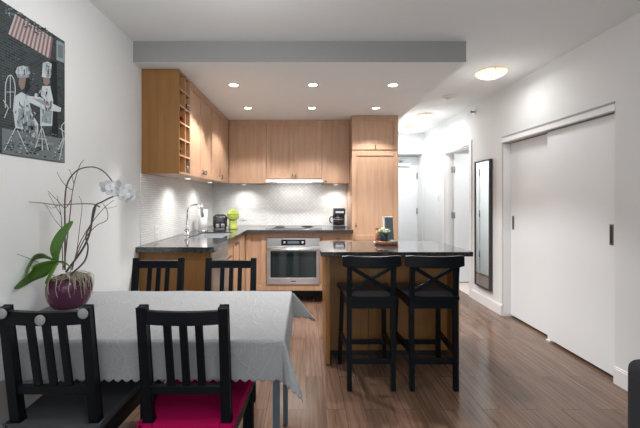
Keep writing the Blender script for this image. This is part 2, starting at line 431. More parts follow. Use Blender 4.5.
# door on the hall's left wall (seen in the mirror)
HX = 1.278
d = tag(box1((HX+0.002, 5.66, 0.01), (HX+0.022, 6.50, 2.05), 0.002).build('door_5', M['door_white']), 'white door on the left of the hall, reflected in the mirror', 'door', kind='structure')
for z in (1.82, 1.08, 0.355): m = MB(); m.cyl((HX+0.028, 6.515, z-0.06), (HX+0.028, 6.515, z+0.06), 0.012, 10); m.build('hinge', M['grey_metal'], d)
m = MB(); m.cyl((HX+0.02, 5.73, 1.0), (HX+0.06, 5.73, 1.0), 0.012, 12); m.cyl((HX+0.06, 5.73, 1.0), (HX+0.06, 5.84, 1.0), 0.009, 12); m.build('door_handle', M['steel'], d)
m = MB(); m.box((HX, 5.585, 0), (HX+0.03, 5.655, 2.12), 0.003); m.box((HX, 6.53, 0), (HX+0.03, 6.60, 2.12), 0.003); m.box((HX, 5.655, 2.055), (HX+0.03, 6.53, 2.12), 0.003)
struct('trim_4', m, M['white'], 'white casing of the left hall door', 'door frame')

# closet: jambs, track, sliding doors
m = MB(); m.box((XR-0.002, CY1, 0), (XR+TH, CY1+0.002, CZ)); m.box((XR+0.004, CY1-0.012, 0), (XR+TH, CY1, CZ-0.07)); m.box((XR+0.004, CY0, 0), (XR+TH, CY0+0.010, CZ-0.07))
struct('trim_5', m, M['white'], 'white side jambs of the closet opening', 'door frame')
t = thing('closet_track', 'white sliding-door track above the closet, its shadow gaps drawn as grey strips', 'door track', (XR, CY0, CZ), kind='structure')
m = MB(); m.box((-0.004, 0.0, -0.066), (0.10, CY1-CY0, -0.002)); m.build('fascia', M['white'], t)
m = MB(); m.box((-0.010, 0.0, -0.010), (-0.002, CY1-CY0, 0.004), 0.001); m.box((-0.010, 0.0, -0.072), (-0.002, CY1-CY0, -0.062), 0.001); m.build('edge_strip', mat('shadow_gap_grey', (0.33, 0.36, 0.38), 0.5), t)  # grey strips stand in for the shadow gaps along the fascia
def slider(name, x, y0, y1, py, label):
    d = tag(box1((x, y0, 0.022), (x+0.034, y1, CZ-0.075), 0.002).build(name, M['door_white']), label, 'sliding door', kind='structure')
    m = MB(); m.box((x-0.004, py-0.017, 0.995), (x+0.001, py+0.017, 1.15), 0.0015)
    p = m.build('recessed_pull', M['pull'], d)
    m = MB(); m.box((x-0.0052, py-0.009, 1.01), (x-0.0035, py+0.009, 1.135)); m.build('pull_cup', M['black_plastic'], p)
    return d
slider('door_3', XR+0.085, 3.36, 4.125, 4.07, 'white sliding closet door, the far panel nearest the mirror')
slider('door_4', XR+0.035, 2.642, 3.42, 2.70, 'white sliding closet door, the near panel toward the sofa')
m = MB(); m.box((XR+0.02, 3.37, 0), (XR+0.075, 3.42, 0.018), 0.003); struct('trim_6', m, M['white'], 'small white floor guide under the sliding doors', 'door guide')

# window wall behind the camera (source of daylight)
m = MB()
for xx in (-1.15, -0.11, 0.93, 1.99): m.box((xx, YR-0.11, 0.3), (xx+0.06, YR-0.03, 2.4))
m.box((-1.15, YR-0.11, 0.3), (2.05, YR-0.03, 0.36)); m.box((-1.15, YR-0.11, 2.34), (2.05, YR-0.03, 2.4)); m.box((-1.15, YR-0.11, 0.95), (2.05, YR-0.03, 1.0))
struct('window_1', m, M['white'], 'white window frames behind the viewer', 'window')

# ------------------------------------------------------------------ kitchen cabinets
def shaker(mb, x0, x1, z0, z1, y=-0.02, fw=0.062):
    g = 0.0015; x0 += g; x1 -= g; z0 += g; z1 -= g; b = 0.0015
    mb.box((x0, y, z0), (x0+fw, 0, z1), b); mb.box((x1-fw, y, z0), (x1, 0, z1), b)
    mb.box((x0+fw, y, z0), (x1-fw, 0, z0+fw), b); mb.box((x0+fw, y, z1-fw), (x1-fw, 0, z1), b)
    mb.box((x0+fw, y+0.014, z0+fw), (x1-fw, 0, z1-fw))
def slab(mb, x0, x1, z0, z1, y=-0.02):
    g = 0.0015; mb.box((x0+g, y, z0+g), (x1-g, 0, z1-g), 0.0015)
def pull(parent, x, z, vert=True, ln=0.05, y=-0.02):
    m = MB(); h = ln/2
    a, b = ((x, 0, z-h), (x, 0, z+h)) if vert else ((x-h, 0, z), (x+h, 0, z))
    yy = y-0.022
    m.cyl((a[0], yy, a[2]), (b[0], yy, b[2]), 0.0065, 10)
    for k in (0.2, 0.8):
        qx = a[0]+(b[0]-a[0])*k; qz = a[2]+(b[2]-a[2])*k
        m.cyl((qx, y+0.002, qz), (qx, yy, qz), 0.0045, 8)
    return m.build('handle', M['pull'], parent)
def cabinet(name, label, cat, loc, rz, wd, dp, z0, z1, doors, kick=None, group=None, body=None):
    t = thing(name, label, cat, loc, rz, group)
    (body or box1((0.0005, 0.0005, z0), (wd-0.0005, dp, z1))).build('carcass', M['cab'], t)
    for kind, x0, x1, a, b, hd in doors:
        m = MB()
        (shaker if kind in ('door',) else slab)(m, x0, x1, a, b)
        o = m.build('drawer_front' if kind == 'drawer' else ('filler_panel' if kind == 'filler' else 'door'), M['cab'], t)
        if hd: pull(o, *hd)
    if kick: box1((0.0, kick, 0.0), (wd, kick+0.02, z0)).build('toe_kick', M['dark_gap'], t)
    return t
FX = -1.085            # carcass front of the left uppers (door face at -1.065)
UZ0 = 1.555
# wine rack end cabinet
RY0, RY1 = 3.026, 3.328
t = thing('wine_rack_cabinet', 'end wall cabinet with a two-column open wine rack, left of the sink run', 'cabinet', (XL, RY0, UZ0))
hz = ZS-0.004-UZ0; dpt = -1.065-XL
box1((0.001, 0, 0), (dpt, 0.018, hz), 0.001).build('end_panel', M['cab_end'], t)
box1((0.001, RY1-RY0-0.016, 0), (dpt, RY1-RY0, hz), 0.001).build('side_panel', M['cab'], t)
box1((0.001, 0.018, 0), (dpt, RY1-RY0-0.016, 0.016)).build('bottom_panel', M['cab'], t)
box1((0.001, 0.018, hz-0.016), (dpt, RY1-RY0-0.016, hz)).build('top_panel', M['cab'], t)
box1((0.001, 0.018, 0.016), (0.01, RY1-RY0-0.016, hz-0.016)).build('back_panel', M['cab_in'], t)
cw = (RY1-RY0-0.034)
box1((0.01, 0.018+cw/2-0.006, 0.016), (dpt, 0.018+cw/2+0.006, hz-0.016)).build('upright_divider', M['cab_in'], t)
box1((dpt, 0.018+cw/2-0.006, 0.016), (dpt+0.003, 0.018+cw/2+0.006, hz-0.016)).build('edge_strip', M['cab'], t)
NR = 6; ch = (hz-0.032)/NR
for k in range(1, NR):
    box1((dpt-0.001, 0.018, 0.016+k*ch-0.007), (dpt+0.0025, RY1-RY0-0.016, 0.016+k*ch+0.007)).build('edge_strip', M['cab'], t)
    box1((0.01, 0.018, 0.016+k*ch-0.006), (dpt-0.001, RY1-RY0-0.016, 0.016+k*ch+0.006)).build('shelf', M['cab_in'], t)
def bottle(row, colm, foil, label, out=0.0):
    cy = RY0+0.018+cw*(0.25+0.5*colm); cz = UZ0+0.016+ch*row+0.006+0.039
    o = thing('wine_bottle', label, 'bottle', (XL+0.012+out, cy, cz), group='bottles in the wine rack')
    rot = Matrix.Rotation(pi/2, 4, 'Y')
    m = MB(); m.lathe([(0, 0), (0.034, 0.0), (0.037, 0.006), (0.037, 0.165), (0.030, 0.19), (0.0155, 0.21), (0.014, 0.235), (0, 0.235)], mtx=rot); m.build('bottle_body', M['bottle'], o)
    m = MB(); m.lathe([(0, 0.225), (0.0155, 0.225), (0.0155, 0.283), (0.017, 0.284), (0.017, 0.292), (0, 0.294)], mtx=rot); m.build('foil_cap', M[foil], o)
bottle(4, 1, 'foil_silver', 'wine bottle with a silver cap in the second row from the top of the rack', 0.02)
bottle(3, 0, 'foil_red', 'wine bottle with a red cap in the third row of the rack', 0.02)
bottle(1, 0, 'foil_dark', 'wine bottle with a dark cap in the second row from the bottom of the rack', 0.0)
bottle(0, 1, 'foil_silver', 'wine bottle with a silver cap in the bottom row of the rack', 0.015)

ZT = ZS-0.004
def left_upper(y0, y1, doors, label):
    return cabinet('wall_cabinet', label, 'cabinet', (FX, y0, 0), pi/2, y1-y0, FX-XL-0.001, UZ0, ZT, doors)
D = lambda a, b, h: ('door', a, b, UZ0, ZT, h)
left_upper(3.329, 4.15, [D(0, 0.4105, (0.36, UZ0+0.06)), D(0.4105, 0.821, (0.46, UZ0+0.06))], 'two-door wall cabinet beside the wine rack, above the sink')
left_upper(4.151, 4.978, [D(0, 0.42, (0.37, UZ0+0.06)), ('filler', 0.42, 0.827, UZ0, ZT, None)], 'single-door wall cabinet in the left corner, above the toaster')
UY = 5.0
def back_upper(x0, x1, z0, doors, label):
    return cabinet('wall_cabinet', label, 'cabinet', (x0, UY+0.02-0.02, 0), 0, x1-x0, YB-UY-0.009, z0, ZT, doors)
back_upper(-1.06, -0.549, UZ0, [('door', 0.0, 0.511, UZ0, ZT, None)], 'wide single-door wall cabinet in the corner of the back wall')
back_upper(-0.548, 0.219, 1.622, [('door', 0.0, 0.3835, 1.622, ZT, (0.36, 1.665)), ('door', 0.3835, 0.767, 1.622, ZT, (0.41, 1.665))], 'two-door wall cabinet directly above the range hood')
back_upper(0.220, 0.596, UZ0, [('door', 0.0, 0.376, UZ0, ZT, (0.05, UZ0+0.03, False, 0.035))], 'single-door wall cabinet between the hood and the tall pantry')
# pantry
PY = 4.74
cabinet('pantry_cabinet', 'tall floor-to-soffit pantry cabinet right of the coffee maker', 'cabinet', (0.600, PY, 0), 0, 0.608, YB-PY-0.002, 0.12, ZT,
        [('door', 0, 0.608, 0.12, 0.80, (0.30, 0.75, False)), ('door', 0, 0.608, 0.803, 1.97, (0.05, 1.0)), ('door', 0, 0.608, 1.985, ZT, (0.304, 2.02))], kick=0.06)

# counter: L shaped slab with a sink cut-out
CZ0, CZ1 = 0.908, 0.95
SX0, SX1, SY0, SY1 = -1.205, -0.845, 3.62, 4.25
m = MB()
m.box((XL+0.001, 2.92, CZ0), (-0.745, SY0, CZ1)); m.box((XL+0.001, SY1, CZ0), (-0.745, YB-0.001, CZ1))
m.box((XL+0.001, SY0, CZ0), (SX0, SY1, CZ1)); m.box((SX1, SY0, CZ0), (-0.745, SY1, CZ1))
m.box((-0.745, 4.55, CZ0), (0.598, YB-0.001, CZ1))
tag(m.build('kitchen_counter', M['counter']), 'dark polished L-shaped counter along the left and back walls', 'counter')
# sink
t = thing('kitchen_sink', 'undermount stainless sink in the left counter', 'sink', ((SX0+SX1)/2, (SY0+SY1)/2, 0.70))
a, b = (SX1-SX0)/2-0.001, (SY1-SY0)/2-0.001
m = MB(); m.box((-a, -b, 0), (a, b, 0.004)); m.box((-a, -b, 0), (-a+0.004, b, 0.235)); m.box((a-0.004, -b, 0), (a, b, 0.235)); m.box((-a, -b, 0), (a, -b+0.004, 0.235)); m.box((-a, b-0.004, 0), (a, b, 0.235)); m.build('bowl', M['steel'], t)
m = MB(); m.lathe([(0, 0.004), (0.04, 0.004), (0.042, 0.008), (0.03, 0.008), (0, 0.006)]); m.build('drain', M['chrome'], t)
# faucet
t = thing('kitchen_faucet', 'tall chrome pull-down gooseneck faucet behind the sink', 'faucet', (-1.285, 3.90, CZ1))
m = MB(); m.lathe([(0, 0), (0.032, 0), (0.032, 0.006), (0.024, 0.012), (0.024, 0.085), (0.015, 0.095), (0, 0.095)]); m.build('base', M['chrome'], t)
pts = [(0, 0, 0.08), (0, 0, 0.24)]
for k in range(0, 11):
    th = pi - pi*k/10*0.88
    pts.append((0.085+0.085*cos(th), -0.002*k, 0.245+0.082*sin(th)))
m = MB(); m.tube(pts, 0.011, 12); m.build('neck', M['chrome'], t)
e = Vector(pts[-1])
m = MB(); m.tube([e+Vector((-0.006, 0, 0.06)), e+Vector((0, 0, 0.02)), e+Vector((0.006, 0, -0.05)), e+Vector((0.012, 0, -0.085))], 0.016, 12, radii=[0.010, 0.016, 0.018, 0.014]); m.build('spray_head', M['grey_metal'], t)
m = MB(); m.cyl((0, -0.02, 0.05), (0, -0.05, 0.055), 0.014, 12); m.beam((0, -0.045, 0.05), (0.03, -0.06, 0.11), 0.014, 0.008); m.build('lever', M['chrome'], t)

# base cabinets
BZ0, BZ1 = 0.165, 0.907
t = thing('base_end_panel', 'orange-brown end panel closing the left counter run, behind the far dining chairs', 'cabinet panel', (XL, 2.98, 0))
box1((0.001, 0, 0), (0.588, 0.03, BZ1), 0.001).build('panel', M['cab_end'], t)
# dishwasher
t = thing('dishwasher', 'stainless dishwasher at the front of the left counter run', 'dishwasher', (-0.80, 3.012, 0), pi/2)
box1((0.0, 0.0, 0.10), (0.60, 0.55, BZ1)).build('tub', M['grey_metal'], t)
box1((0.002, -0.022, 0.12), (0.598, -0.001, 0.80), 0.002).build('door', M['steel'], t)
box1((0.002, -0.022, 0.803), (0.598, -0.001, 0.900), 0.002).build('control_panel', M['steel'], t)
m = MB(); m.cyl((0.05, -0.06, 0.775), (0.55, -0.06, 0.775), 0.010, 12)
for q in (0.08, 0.52): m.cyl((q, -0.022, 0.775), (q, -0.06, 0.775), 0.008, 10)
m.build('handle', M['chrome'], t)
box1((0.0, 0.05, 0), (0.6, 0.07, 0.10)).build('toe_kick', M['dark_gap'], t)
def sinkbody(wd, dp):
    m = MB(); m.box((0.0005, 0.0005, BZ0), (wd-0.0005, dp, 0.68)); m.box((0.0005, 0.0005, 0.68), (wd-0.0005, 0.018, BZ1)); return m
W1 = 4.618-3.614
cabinet('base_cabinet', 'two-door base cabinet under the sink with a blind corner', 'cabinet', (-0.80, 3.614, 0), pi/2, W1, 0.57, BZ0, BZ1,
        [('door', 0, 0.36, BZ0, BZ1, (0.31, 0.85, True, 0.035)), ('door', 0.36, 0.72, BZ0, BZ1, (0.41, 0.85, True, 0.035)), ('filler', 0.72, W1, BZ0, BZ1, None)], kick=0.05, body=sinkbody(W1, 0.57))
BY = 4.64
def base_back(x0, x1, doors, label, body=None):
    return cabinet('base_cabinet', label, 'cabinet', (x0, BY, 0), 0, x1-x0, YB-BY-0.002, BZ0, BZ1, doors, kick=0.30, body=body)
base_back(-0.778, -0.512, [('door', 0.0, 0.266, BZ0, BZ1, None)], 'narrow base cabinet between the inner corner and the oven')
wO = 0.716
m = MB(); m.box((0.0005, 0.0005, BZ0), (wO-0.0005, 0.655, 0.245)); m.box((0.0005, 0.0005, 0.845), (wO-0.0005, 0.655, BZ1)); m.box((0.0005, 0.0005, 0.245), (0.012, 0.655, 0.845)); m.box((wO-0.026, 0.0005, 0.245), (wO-0.0005, 0.655, 0.845))
base_back(-0.511, 0.205, [('filler', 0.0, wO, BZ0, 0.247, None), ('filler', 0.0, wO, 0.843, BZ1, None)], 'base cabinet housing the built-in oven', body=m)
base_back(0.206, 0.598, [('drawer', 0.0, 0.392, 0.755, BZ1, (0.2, 0.835, False)), ('door', 0.0, 0.392, BZ0, 0.752, (0.34, 0.68))], 'base cabinet with a top drawer under the coffee maker')
# oven
t = thing('wall_oven', 'stainless built-in oven with black glass under the cooktop', 'oven', (-0.161, BY-0.005, 0.25))
h2 = 0.336
box1((-h2+0.012, 0.0, 0.004), (h2-0.012, 0.5, 0.588)).build('body', M['grey_metal'], t)
box1((-h2, -0.03, 0.486), (h2, 0.0, 0.590), 0.003).build('control_panel', M['steel'], t)
p = box1((-0.155, -0.0325, 0.500), (0.155, -0.0295, 0.572), 0.001).build('display_panel', M['black_glossy'], t)
box1((-0.075, -0.0335, 0.520), (0.075, -0.0324, 0.555)).build('screen', mat('lit_display', (0.03, 0.04, 0.05), 0.2, emit=(0.5, 0.6, 0.65), estr=0.12), p)
for sx in (-1, 1):
    m = MB(); m.lathe([(0, 0), (0.016, 0), (0.015, 0.018), (0, 0.018)], mtx=Matrix.Translation((sx*0.115, -0.0325, 0.536)) @ Matrix.Rotation(pi/2, 4, 'X')); m.build('knob', M['steel'], p)
m = MB(); m.box((-h2, -0.03, 0.0), (h2, 0.0, 0.085), 0.003); m.box((-h2, -0.03, 0.085), (-h2+0.045, 0.0, 0.482), 0.003); m.box((h2-0.045, -0.03, 0.085), (h2, 0.0, 0.482), 0.003); m.box((-h2+0.045, -0.03, 0.425), (h2-0.045, 0.0, 0.482), 0.003)
dd = m.build('door', M['steel'], t)
box1((-h2+0.045, -0.027, 0.085), (h2-0.045, -0.002, 0.425)).build('glass', M['oven_glass'], dd)
m = MB(); m.cyl((-h2+0.012, -0.075, 0.452), (h2-0.012, -0.075, 0.452), 0.012, 14)
for q in (-1, 1): m.cyl((q*(h2-0.03), -0.03, 0.452), (q*(h2-0.03), -0.075, 0.452), 0.010, 10)
m.build('handle', M['steel'], dd)
box1((-0.03, -0.0315, 0.034), (0.03, -0.0299, 0.046)).build('badge', M['black_plastic'], dd)
# cooktop, hood
t = thing('cooktop', 'flat black glass cooktop set in the counter above the oven', 'cooktop', (-0.161, 4.93, CZ1))
box1((-0.37, -0.24, 0.0), (0.37, 0.24, 0.006), 0.002).build('glass_top', M['black_glossy'], t)
for qx, qy, r in ((-0.2, -0.1, 0.09), (-0.2, 0.12, 0.07), (0.18, -0.1, 0.07), (0.18, 0.11, 0.1)):
    m = MB(); m.lathe([(r-0.004, 0.0062), (r, 0.0066), (r, 0.0062)], (qx, qy, 0)); m.build('burner_ring', M['grey_metal'], t)
t = thing('range_hood', 'slim white slide-out range hood under the wall cabinets', 'range hood', (-0.163, UY, 1.555))
box1((-0.382, 0.0, 0.02), (0.382, 0.29, 0.064), 0.003).build('housing', M['white'], t)
box1((-0.392, -0.055, 0.012), (0.392, 0.0, 0.050), 0.004).build('visor', M['plastic_white'], t)
box1((-0.25, 0.05, 0.012), (0.25, 0.13, 0.0195)).build('lamp_strip', M['glow_soft'], t)
def area_child(parent, loc, sx, sy, power, color, spread=None):
    l = bpy.data.lights.new('lamp_light', 'AREA'); l.shape = 'RECTANGLE'; l.size = sx; l.size_y = sy; l.energy = power; l.color = color
    if spread: l.spread = spread
    o = bpy.data.objects.new('lamp_light', l); COL.objects.link(o); o.location = loc; o.parent = parent
    return o
area_child(t, (0, 0.09, 0.008), 0.5, 0.08, 0.85, (1, 0.97, 0.92))

# puck lights under the wall cabinets
def puck(x, y, label, power=1.3):
    t = thing('puck_light', label, 'light', (x, y, UZ0-0.001))
    m = MB(); m.lathe([(0.0, 0), (0.034, 0), (0.036, -0.004), (0.034, -0.012), (0.027, -0.013), (0, -0.013)]); m.build('rim', M['steel'], t)
    m = MB(); m.lathe([(0, -0.0132), (0.026, -0.0132), (0.024, -0.016), (0, -0.0165)]); m.build('lens', M['glow_soft'], t)
    l = bpy.data.lights.new('lamp_light', 'SPOT'); l.energy = power*5.5; l.spot_size = math.radians(150); l.spot_blend = 1.0; l.shadow_soft_size = 0.02; l.color = (1, 0.97, 0.93)
    o = bpy.data.objects.new('lamp_light', l); COL.objects.link(o); o.location = (0, 0, -0.025); o.parent = t
puck(-1.175, 3.60, 'puck light under the cabinet nearest the wine rack')
puck(-1.175, 4.40, 'puck light under the cabinet above the sink')
puck(-0.88, 5.11, 'puck light under the corner wall cabinet on the back wall')
puck(0.42, 5.11, 'puck light under the wall cabinet above the coffee maker')

# ------------------------------------------------------------------ ceiling fixtures
def downlight(x, y, label, power=58):
    t = thing('downlight', label, 'light', (x, y, ZS), group='recessed downlights in the soffit')
    m = MB(); m.lathe([(0.042, -0.001), (0.060, -0.0005), (0.058, -0.006), (0.044, -0.009), (0.042, -0.001)]); m.build('trim_ring', M['white'], t)
    m = MB(); m.lathe([(0, -0.0008), (0.041, -0.0008), (0.041, -0.003), (0.0, -0.004)]); m.build('lamp', M['glow'], t)
    l = bpy.data.lights.new('lamp_light', 'SPOT'); l.energy = power; l.spot_size = math.radians(112); l.spot_blend = 0.35; l.shadow_soft_size = 0.05; l.color = (1, 0.99, 0.985)
    o = bpy.data.objects.new('lamp_light', l); COL.objects.link(o); o.location = (0, 0, -0.02); o.parent = t
for i, X in enumerate((-0.69, 0.066, 0.83)):
    downlight(X, 3.448, ('left', 'middle', 'right')[i]+' recessed downlight of the row nearer the soffit edge')
for i, X in enumerate((-0.697, 0.069, 0.836)):
    downlight(X, 4.32, ('left', 'middle', 'right')[i]+' recessed downlight of the row nearer the wall cabinets', 32)
def flush(x, y, label, power, glow=0.0):
    t = thing('flush_ceiling_light', label, 'light', (x, y, ZC), group='alabaster bowl lights along the hall ceiling')
    m = MB(); m.lathe([(0, -0.0), (0.115, -0.0), (0.115, -0.018), (0, -0.02)]); m.build('ceiling_plate', M['white'], t)
    m = MB(); m.lathe([(0.143, -0.026), (0.141, -0.031), (0.118, -0.054), (0.076, -0.074), (0.034, -0.084), (0, -0.086)], seg=40); m.build('bowl', M['glow_warm'], t)
    for k in range(3):
        a = k*2*pi/3+0.3
        m = MB(); m.beam((0.112*cos(a), 0.112*sin(a), -0.012), (0.147*cos(a), 0.147*sin(a), -0.026), 0.016, 0.005, 0.001); m.ball((0.145*cos(a), 0.145*sin(a), -0.031), 0.008, seg=10); m.build('clip', M['steel'], t)
    l = bpy.data.lights.new('lamp_light', 'AREA'); l.shape = 'DISK'; l.size = 0.26; l.energy = power; l.color = (1, 0.98, 0.96)
    o = bpy.data.objects.new('lamp_light', l); COL.objects.link(o); o.location = (0, 0, -0.092); o.parent = t
    if glow:
        l = bpy.data.lights.new('lamp_glow', 'POINT'); l.energy = glow; l.shadow_soft_size = 0.10; l.color = (1, 0.98, 0.96)
        o = bpy.data.objects.new('lamp_glow', l); COL.objects.link(o); o.location = (0, 0, -0.20); o.parent = t
    return t
flush(1.81, 3.53, 'alabaster bowl ceiling light nearest the viewer, in front of the closet', 2.6, 0.8)
flush(1.78, 5.40, 'alabaster bowl ceiling light in the middle of the hall', 5, 1.5)
flush(1.78, 6.40, 'alabaster bowl ceiling light farthest down the hall', 7, 1.5)
# unseen lamps added to brighten the living area and the small side room
flush(-0.40, 1.70, 'unseen bowl ceiling light added above the dining table as fill', 3.5, 7)
flush(0.7, -0.6, 'unseen bowl ceiling light added behind the viewer as fill', 2, 9)
flush(3.2, 5.2, 'unseen bowl ceiling light added inside the small side room to brighten it', 11)
t = thing('smoke_detector', 'round white smoke detector on the ceiling between two bowl lights', 'smoke detector', (1.76, 4.44, ZC))
m = MB(); m.lathe([(0, 0), (0.085, 0), (0.085, -0.012), (0.07, -0.03), (0, -0.034)]); m.build('cover', M['plastic_white'], t)
m = MB(); m.lathe([(0.03, -0.0345), (0.034, -0.038), (0.02, -0.04), (0, -0.04)]); m.build('button', M['plastic_white'], t)
t = thing('fire_sprinkler', 'small metal sprinkler head high on the right wall above the closet', 'sprinkler', (XR, 4.81, 2.50))
rotm = Matrix.Rotation(-pi/2, 4, 'Y')
m = MB(); m.lathe([(0, 0), (0.04, 0), (0.036, 0.008), (0, 0.01)], mtx=rotm); m.build('plate', M['plastic_white'], t)
m = MB(); m.lathe([(0, 0.008), (0.012, 0.01), (0.012, 0.04), (0.02, 0.05), (0.02, 0.056), (0, 0.056)], mtx=rotm); m.build('nozzle', M['grey_metal'], t)

# wall plates
def plate(name, loc, axis, label, cat, kind='outlet'):
    t = thing(name, label, cat, loc, {'x+': pi/2, 'y-': 0, 'x-': -pi/2}[axis])
    box1((-0.038, -0.006, -0.06), (0.038, 0, 0.06), 0.002).build('cover_plate', M['plastic_white'], t)
    if kind == 'outlet':
        for q in (-0.026, 0.026):
            s_ = box1((-0.017, -0.009, q-0.017), (0.017, -0.005, q+0.017), 0.004).build('socket', M['plastic_white'], t)
            m = MB(); m.box((-0.009, -0.0096, q-0.006), (-0.006, -0.0088, q+0.008)); m.box((0.006, -0.0096, q-0.006), (0.009, -0.0088, q+0.008)); m.build('slot', M['black_plastic'], s_)
    else:
        box1((-0.016, -0.011, -0.033), (0.016, -0.005, 0.033), 0.002).build('rocker', M['white'], t)
plate('wall_outlet', (XL+0.008, 3.31, 1.04), 'x+', 'white wall outlet on the left tile backsplash', 'outlet')
plate('wall_outlet', (-0.92, YB-0.008, 1.09), 'y-', 'white wall outlet on the back tile beside the green head', 'outlet')
plate('light_switch', (XR, 6.15, 1.34), 'x-', 'white light switch by the side door, the upper plate', 'switch', 'switch')
plate('light_switch', (XR, 6.15, 1.10), 'x-', 'white light switch by the side door, the lower plate', 'switch', 'switch')

# ------------------------------------------------------------------ mirror
t = thing('wall_mirror', 'tall narrow dark-framed mirror on the right wall', 'mirror', (XR, 4.35, 0.226))
mw, mh, md = 0.39, 1.60, 0.042
m = MB()
m.box((-md, 0, 0), (-0.001, 0.02, mh), 0.001); m.box((-md, mw-0.02, 0), (-0.001, mw, mh), 0.001); m.box((-md, 0.02, 0), (-0.001, mw-0.02, 0.02), 0.001); m.box((-md, 0.02, mh-0.02), (-0.001, mw-0.02, mh), 0.001)
m.build('frame', M['mirror_frame'], t)
box1((-md+0.008, 0.02, 0.02), (-0.004, mw-0.02, mh-0.02)).build('mirror_glass', M['mirror'], t)

# ------------------------------------------------------------------ poster on the left wall (one flat printed sheet)
PM = {'bg': (0.030, 0.038, 0.042), 'brick': (0.07, 0.085, 0.09), 'white': (0.50, 0.56, 0.59), 'pale': (0.25, 0.31, 0.345), 'mid': (0.16, 0.19, 0.20), 'dark': (0.02, 0.024, 0.028), 'red': (0.24, 0.12, 0.135), 'cream': (0.40, 0.41, 0.40), 'skin': (0.25, 0.19, 0.165), 'pink': (0.27, 0.24, 0.28)}
pk = list(PM)
pmats = [mat('print_'+k, PM[k], 0.7, spec=0.15) for k in pk]
bgm = pmats[0]
nt, b, N, L = nodes(bgm)
g = N('ShaderNodeNewGeometry'); sp = N('ShaderNodeSeparateXYZ'); L(g.outputs['Position'], sp.inputs[0])
cb = N('ShaderNodeCombineXYZ'); L(sp.outputs[1], cb.inputs[0]); L(sp.outputs[2], cb.inputs[1])
br = N('ShaderNodeTexBrick'); L(cb.outputs[0], br.inputs['Vector']); br.inputs['Scale'].default_value = 1; br.inputs['Brick Width'].default_value = 0.03; br.inputs['Row Height'].default_value = 0.0125
br.inputs['Mortar Size'].default_value = 0.0012; br.inputs['Color1'].default_value = (0.026, 0.036, 0.04, 1); br.inputs['Color2'].default_value = (0.05, 0.062, 0.068, 1); br.inputs['Mortar'].default_value = (0.085, 0.10, 0.105, 1)
L(br.outputs['Color'], b.inputs['Base Color'])
P_Y0, P_Y1, P_Z0, P_Z1 = 1.558, 2.058, 1.545, 2.237
def pp(x, y, lay):     # sheet coordinates measured on the photograph -> point on the wall
    s = (306-x)/1.38; Y = F/s
    return Vector((XL+0.0045+lay*0.0003, Y, CAM_Z-(y-199)/s))
m = MB(); m.box((XL+0.0005, P_Y0, P_Z0), (XL+0.0045, P_Y1, P_Z1)); 
lay = [1]
def poly(key, pts, L_=None):
    m.mi = pk.index(key); m.face([pp(x, y, L_ or lay[0]) for x, y in pts][::-1])
# pavement
poly('mid', [(1, 128), (64, 139), (64, 162.5), (1, 153)], 1)
for k in range(60):
    x = random.uniform(2, 60); y = random.uniform(134, 150)+x*0.14
    poly(random.choice(['brick', 'pale', 'brick', 'dark']), [(x, y), (x+2.6, y+0.6), (x+2.3, y+2.0), (x-0.3, y+1.4)], 2)
# right-hand post and doorway
poly('dark', [(50, 60), (56, 62), (57, 138), (51, 136)], 2)
poly('pale', [(55.5, 40), (63, 43.5), (63.3, 63), (55.5, 60)], 3); poly('mid', [(57, 44), (62, 46), (62, 59), (57, 57)], 4)
# foliage above the awning
for k in range(70):
    x = random.uniform(4, 52); y = 8+x*0.62+random.uniform(-7, 4)
    r = random.uniform(0.7, 1.6)
    poly(random.choice(['mid', 'brick', 'pale']), [(x-r, y), (x, y-r), (x+r, y+0.3), (x, y+r)], 3)
# striped awning
n = 22
for k in range(n):
    a0, a1 = k/n, (k+1)/n
    tx = lambda a: 14+a*38; ty = lambda a: 14+a*24; bx = lambda a: 7+a*42; by = lambda a: 34+a*25
    poly('red' if k % 2 else 'cream', [(tx(a0), ty(a0)), (tx(a1), ty(a1)), (bx(a1), by(a1)), (bx(a0), by(a0))], 5)
for k in range(26):
    x = random.uniform(22, 44); y = 14+(x-14)*0.63+random.uniform(0, 7); r = random.uniform(0.6, 1.3)
    poly('brick', [(x-r, y), (x, y-r), (x+r, y), (x, y+r)], 6)
# white iron chair, left
def line(key, pts, wd, L_):
    for (x0, y0), (x1, y1) in zip(pts, pts[1:]):
        dx, dy = x1-x0, y1-y0; l = sqrt(dx*dx+dy*dy) or 1; nx, ny = -dy/l*wd/2, dx/l*wd/2
        poly(key, [(x0+nx, y0+ny), (x1+nx, y1+ny), (x1-nx, y1-ny), (x0-nx, y0-ny)], L_)
arc = [(9+5*cos(q*pi/8), 90-15*sin(q*pi/8)) for q in range(9)]
line('white', arc+[(4, 108)], 0.9, 5); line('white', [(14, 90), (12, 112)], 0.9, 5); line('white', [(9, 76), (9, 108)], 0.7, 5); line('white', [(5, 92), (13, 92)], 0.6, 5)
line('white', [(2, 100), (7, 108), (3, 118)], 0.8, 5)
line('white', [(14, 128), (3, 150)], 0.9, 7); line('white', [(16, 130), (26, 152)], 0.9, 7)
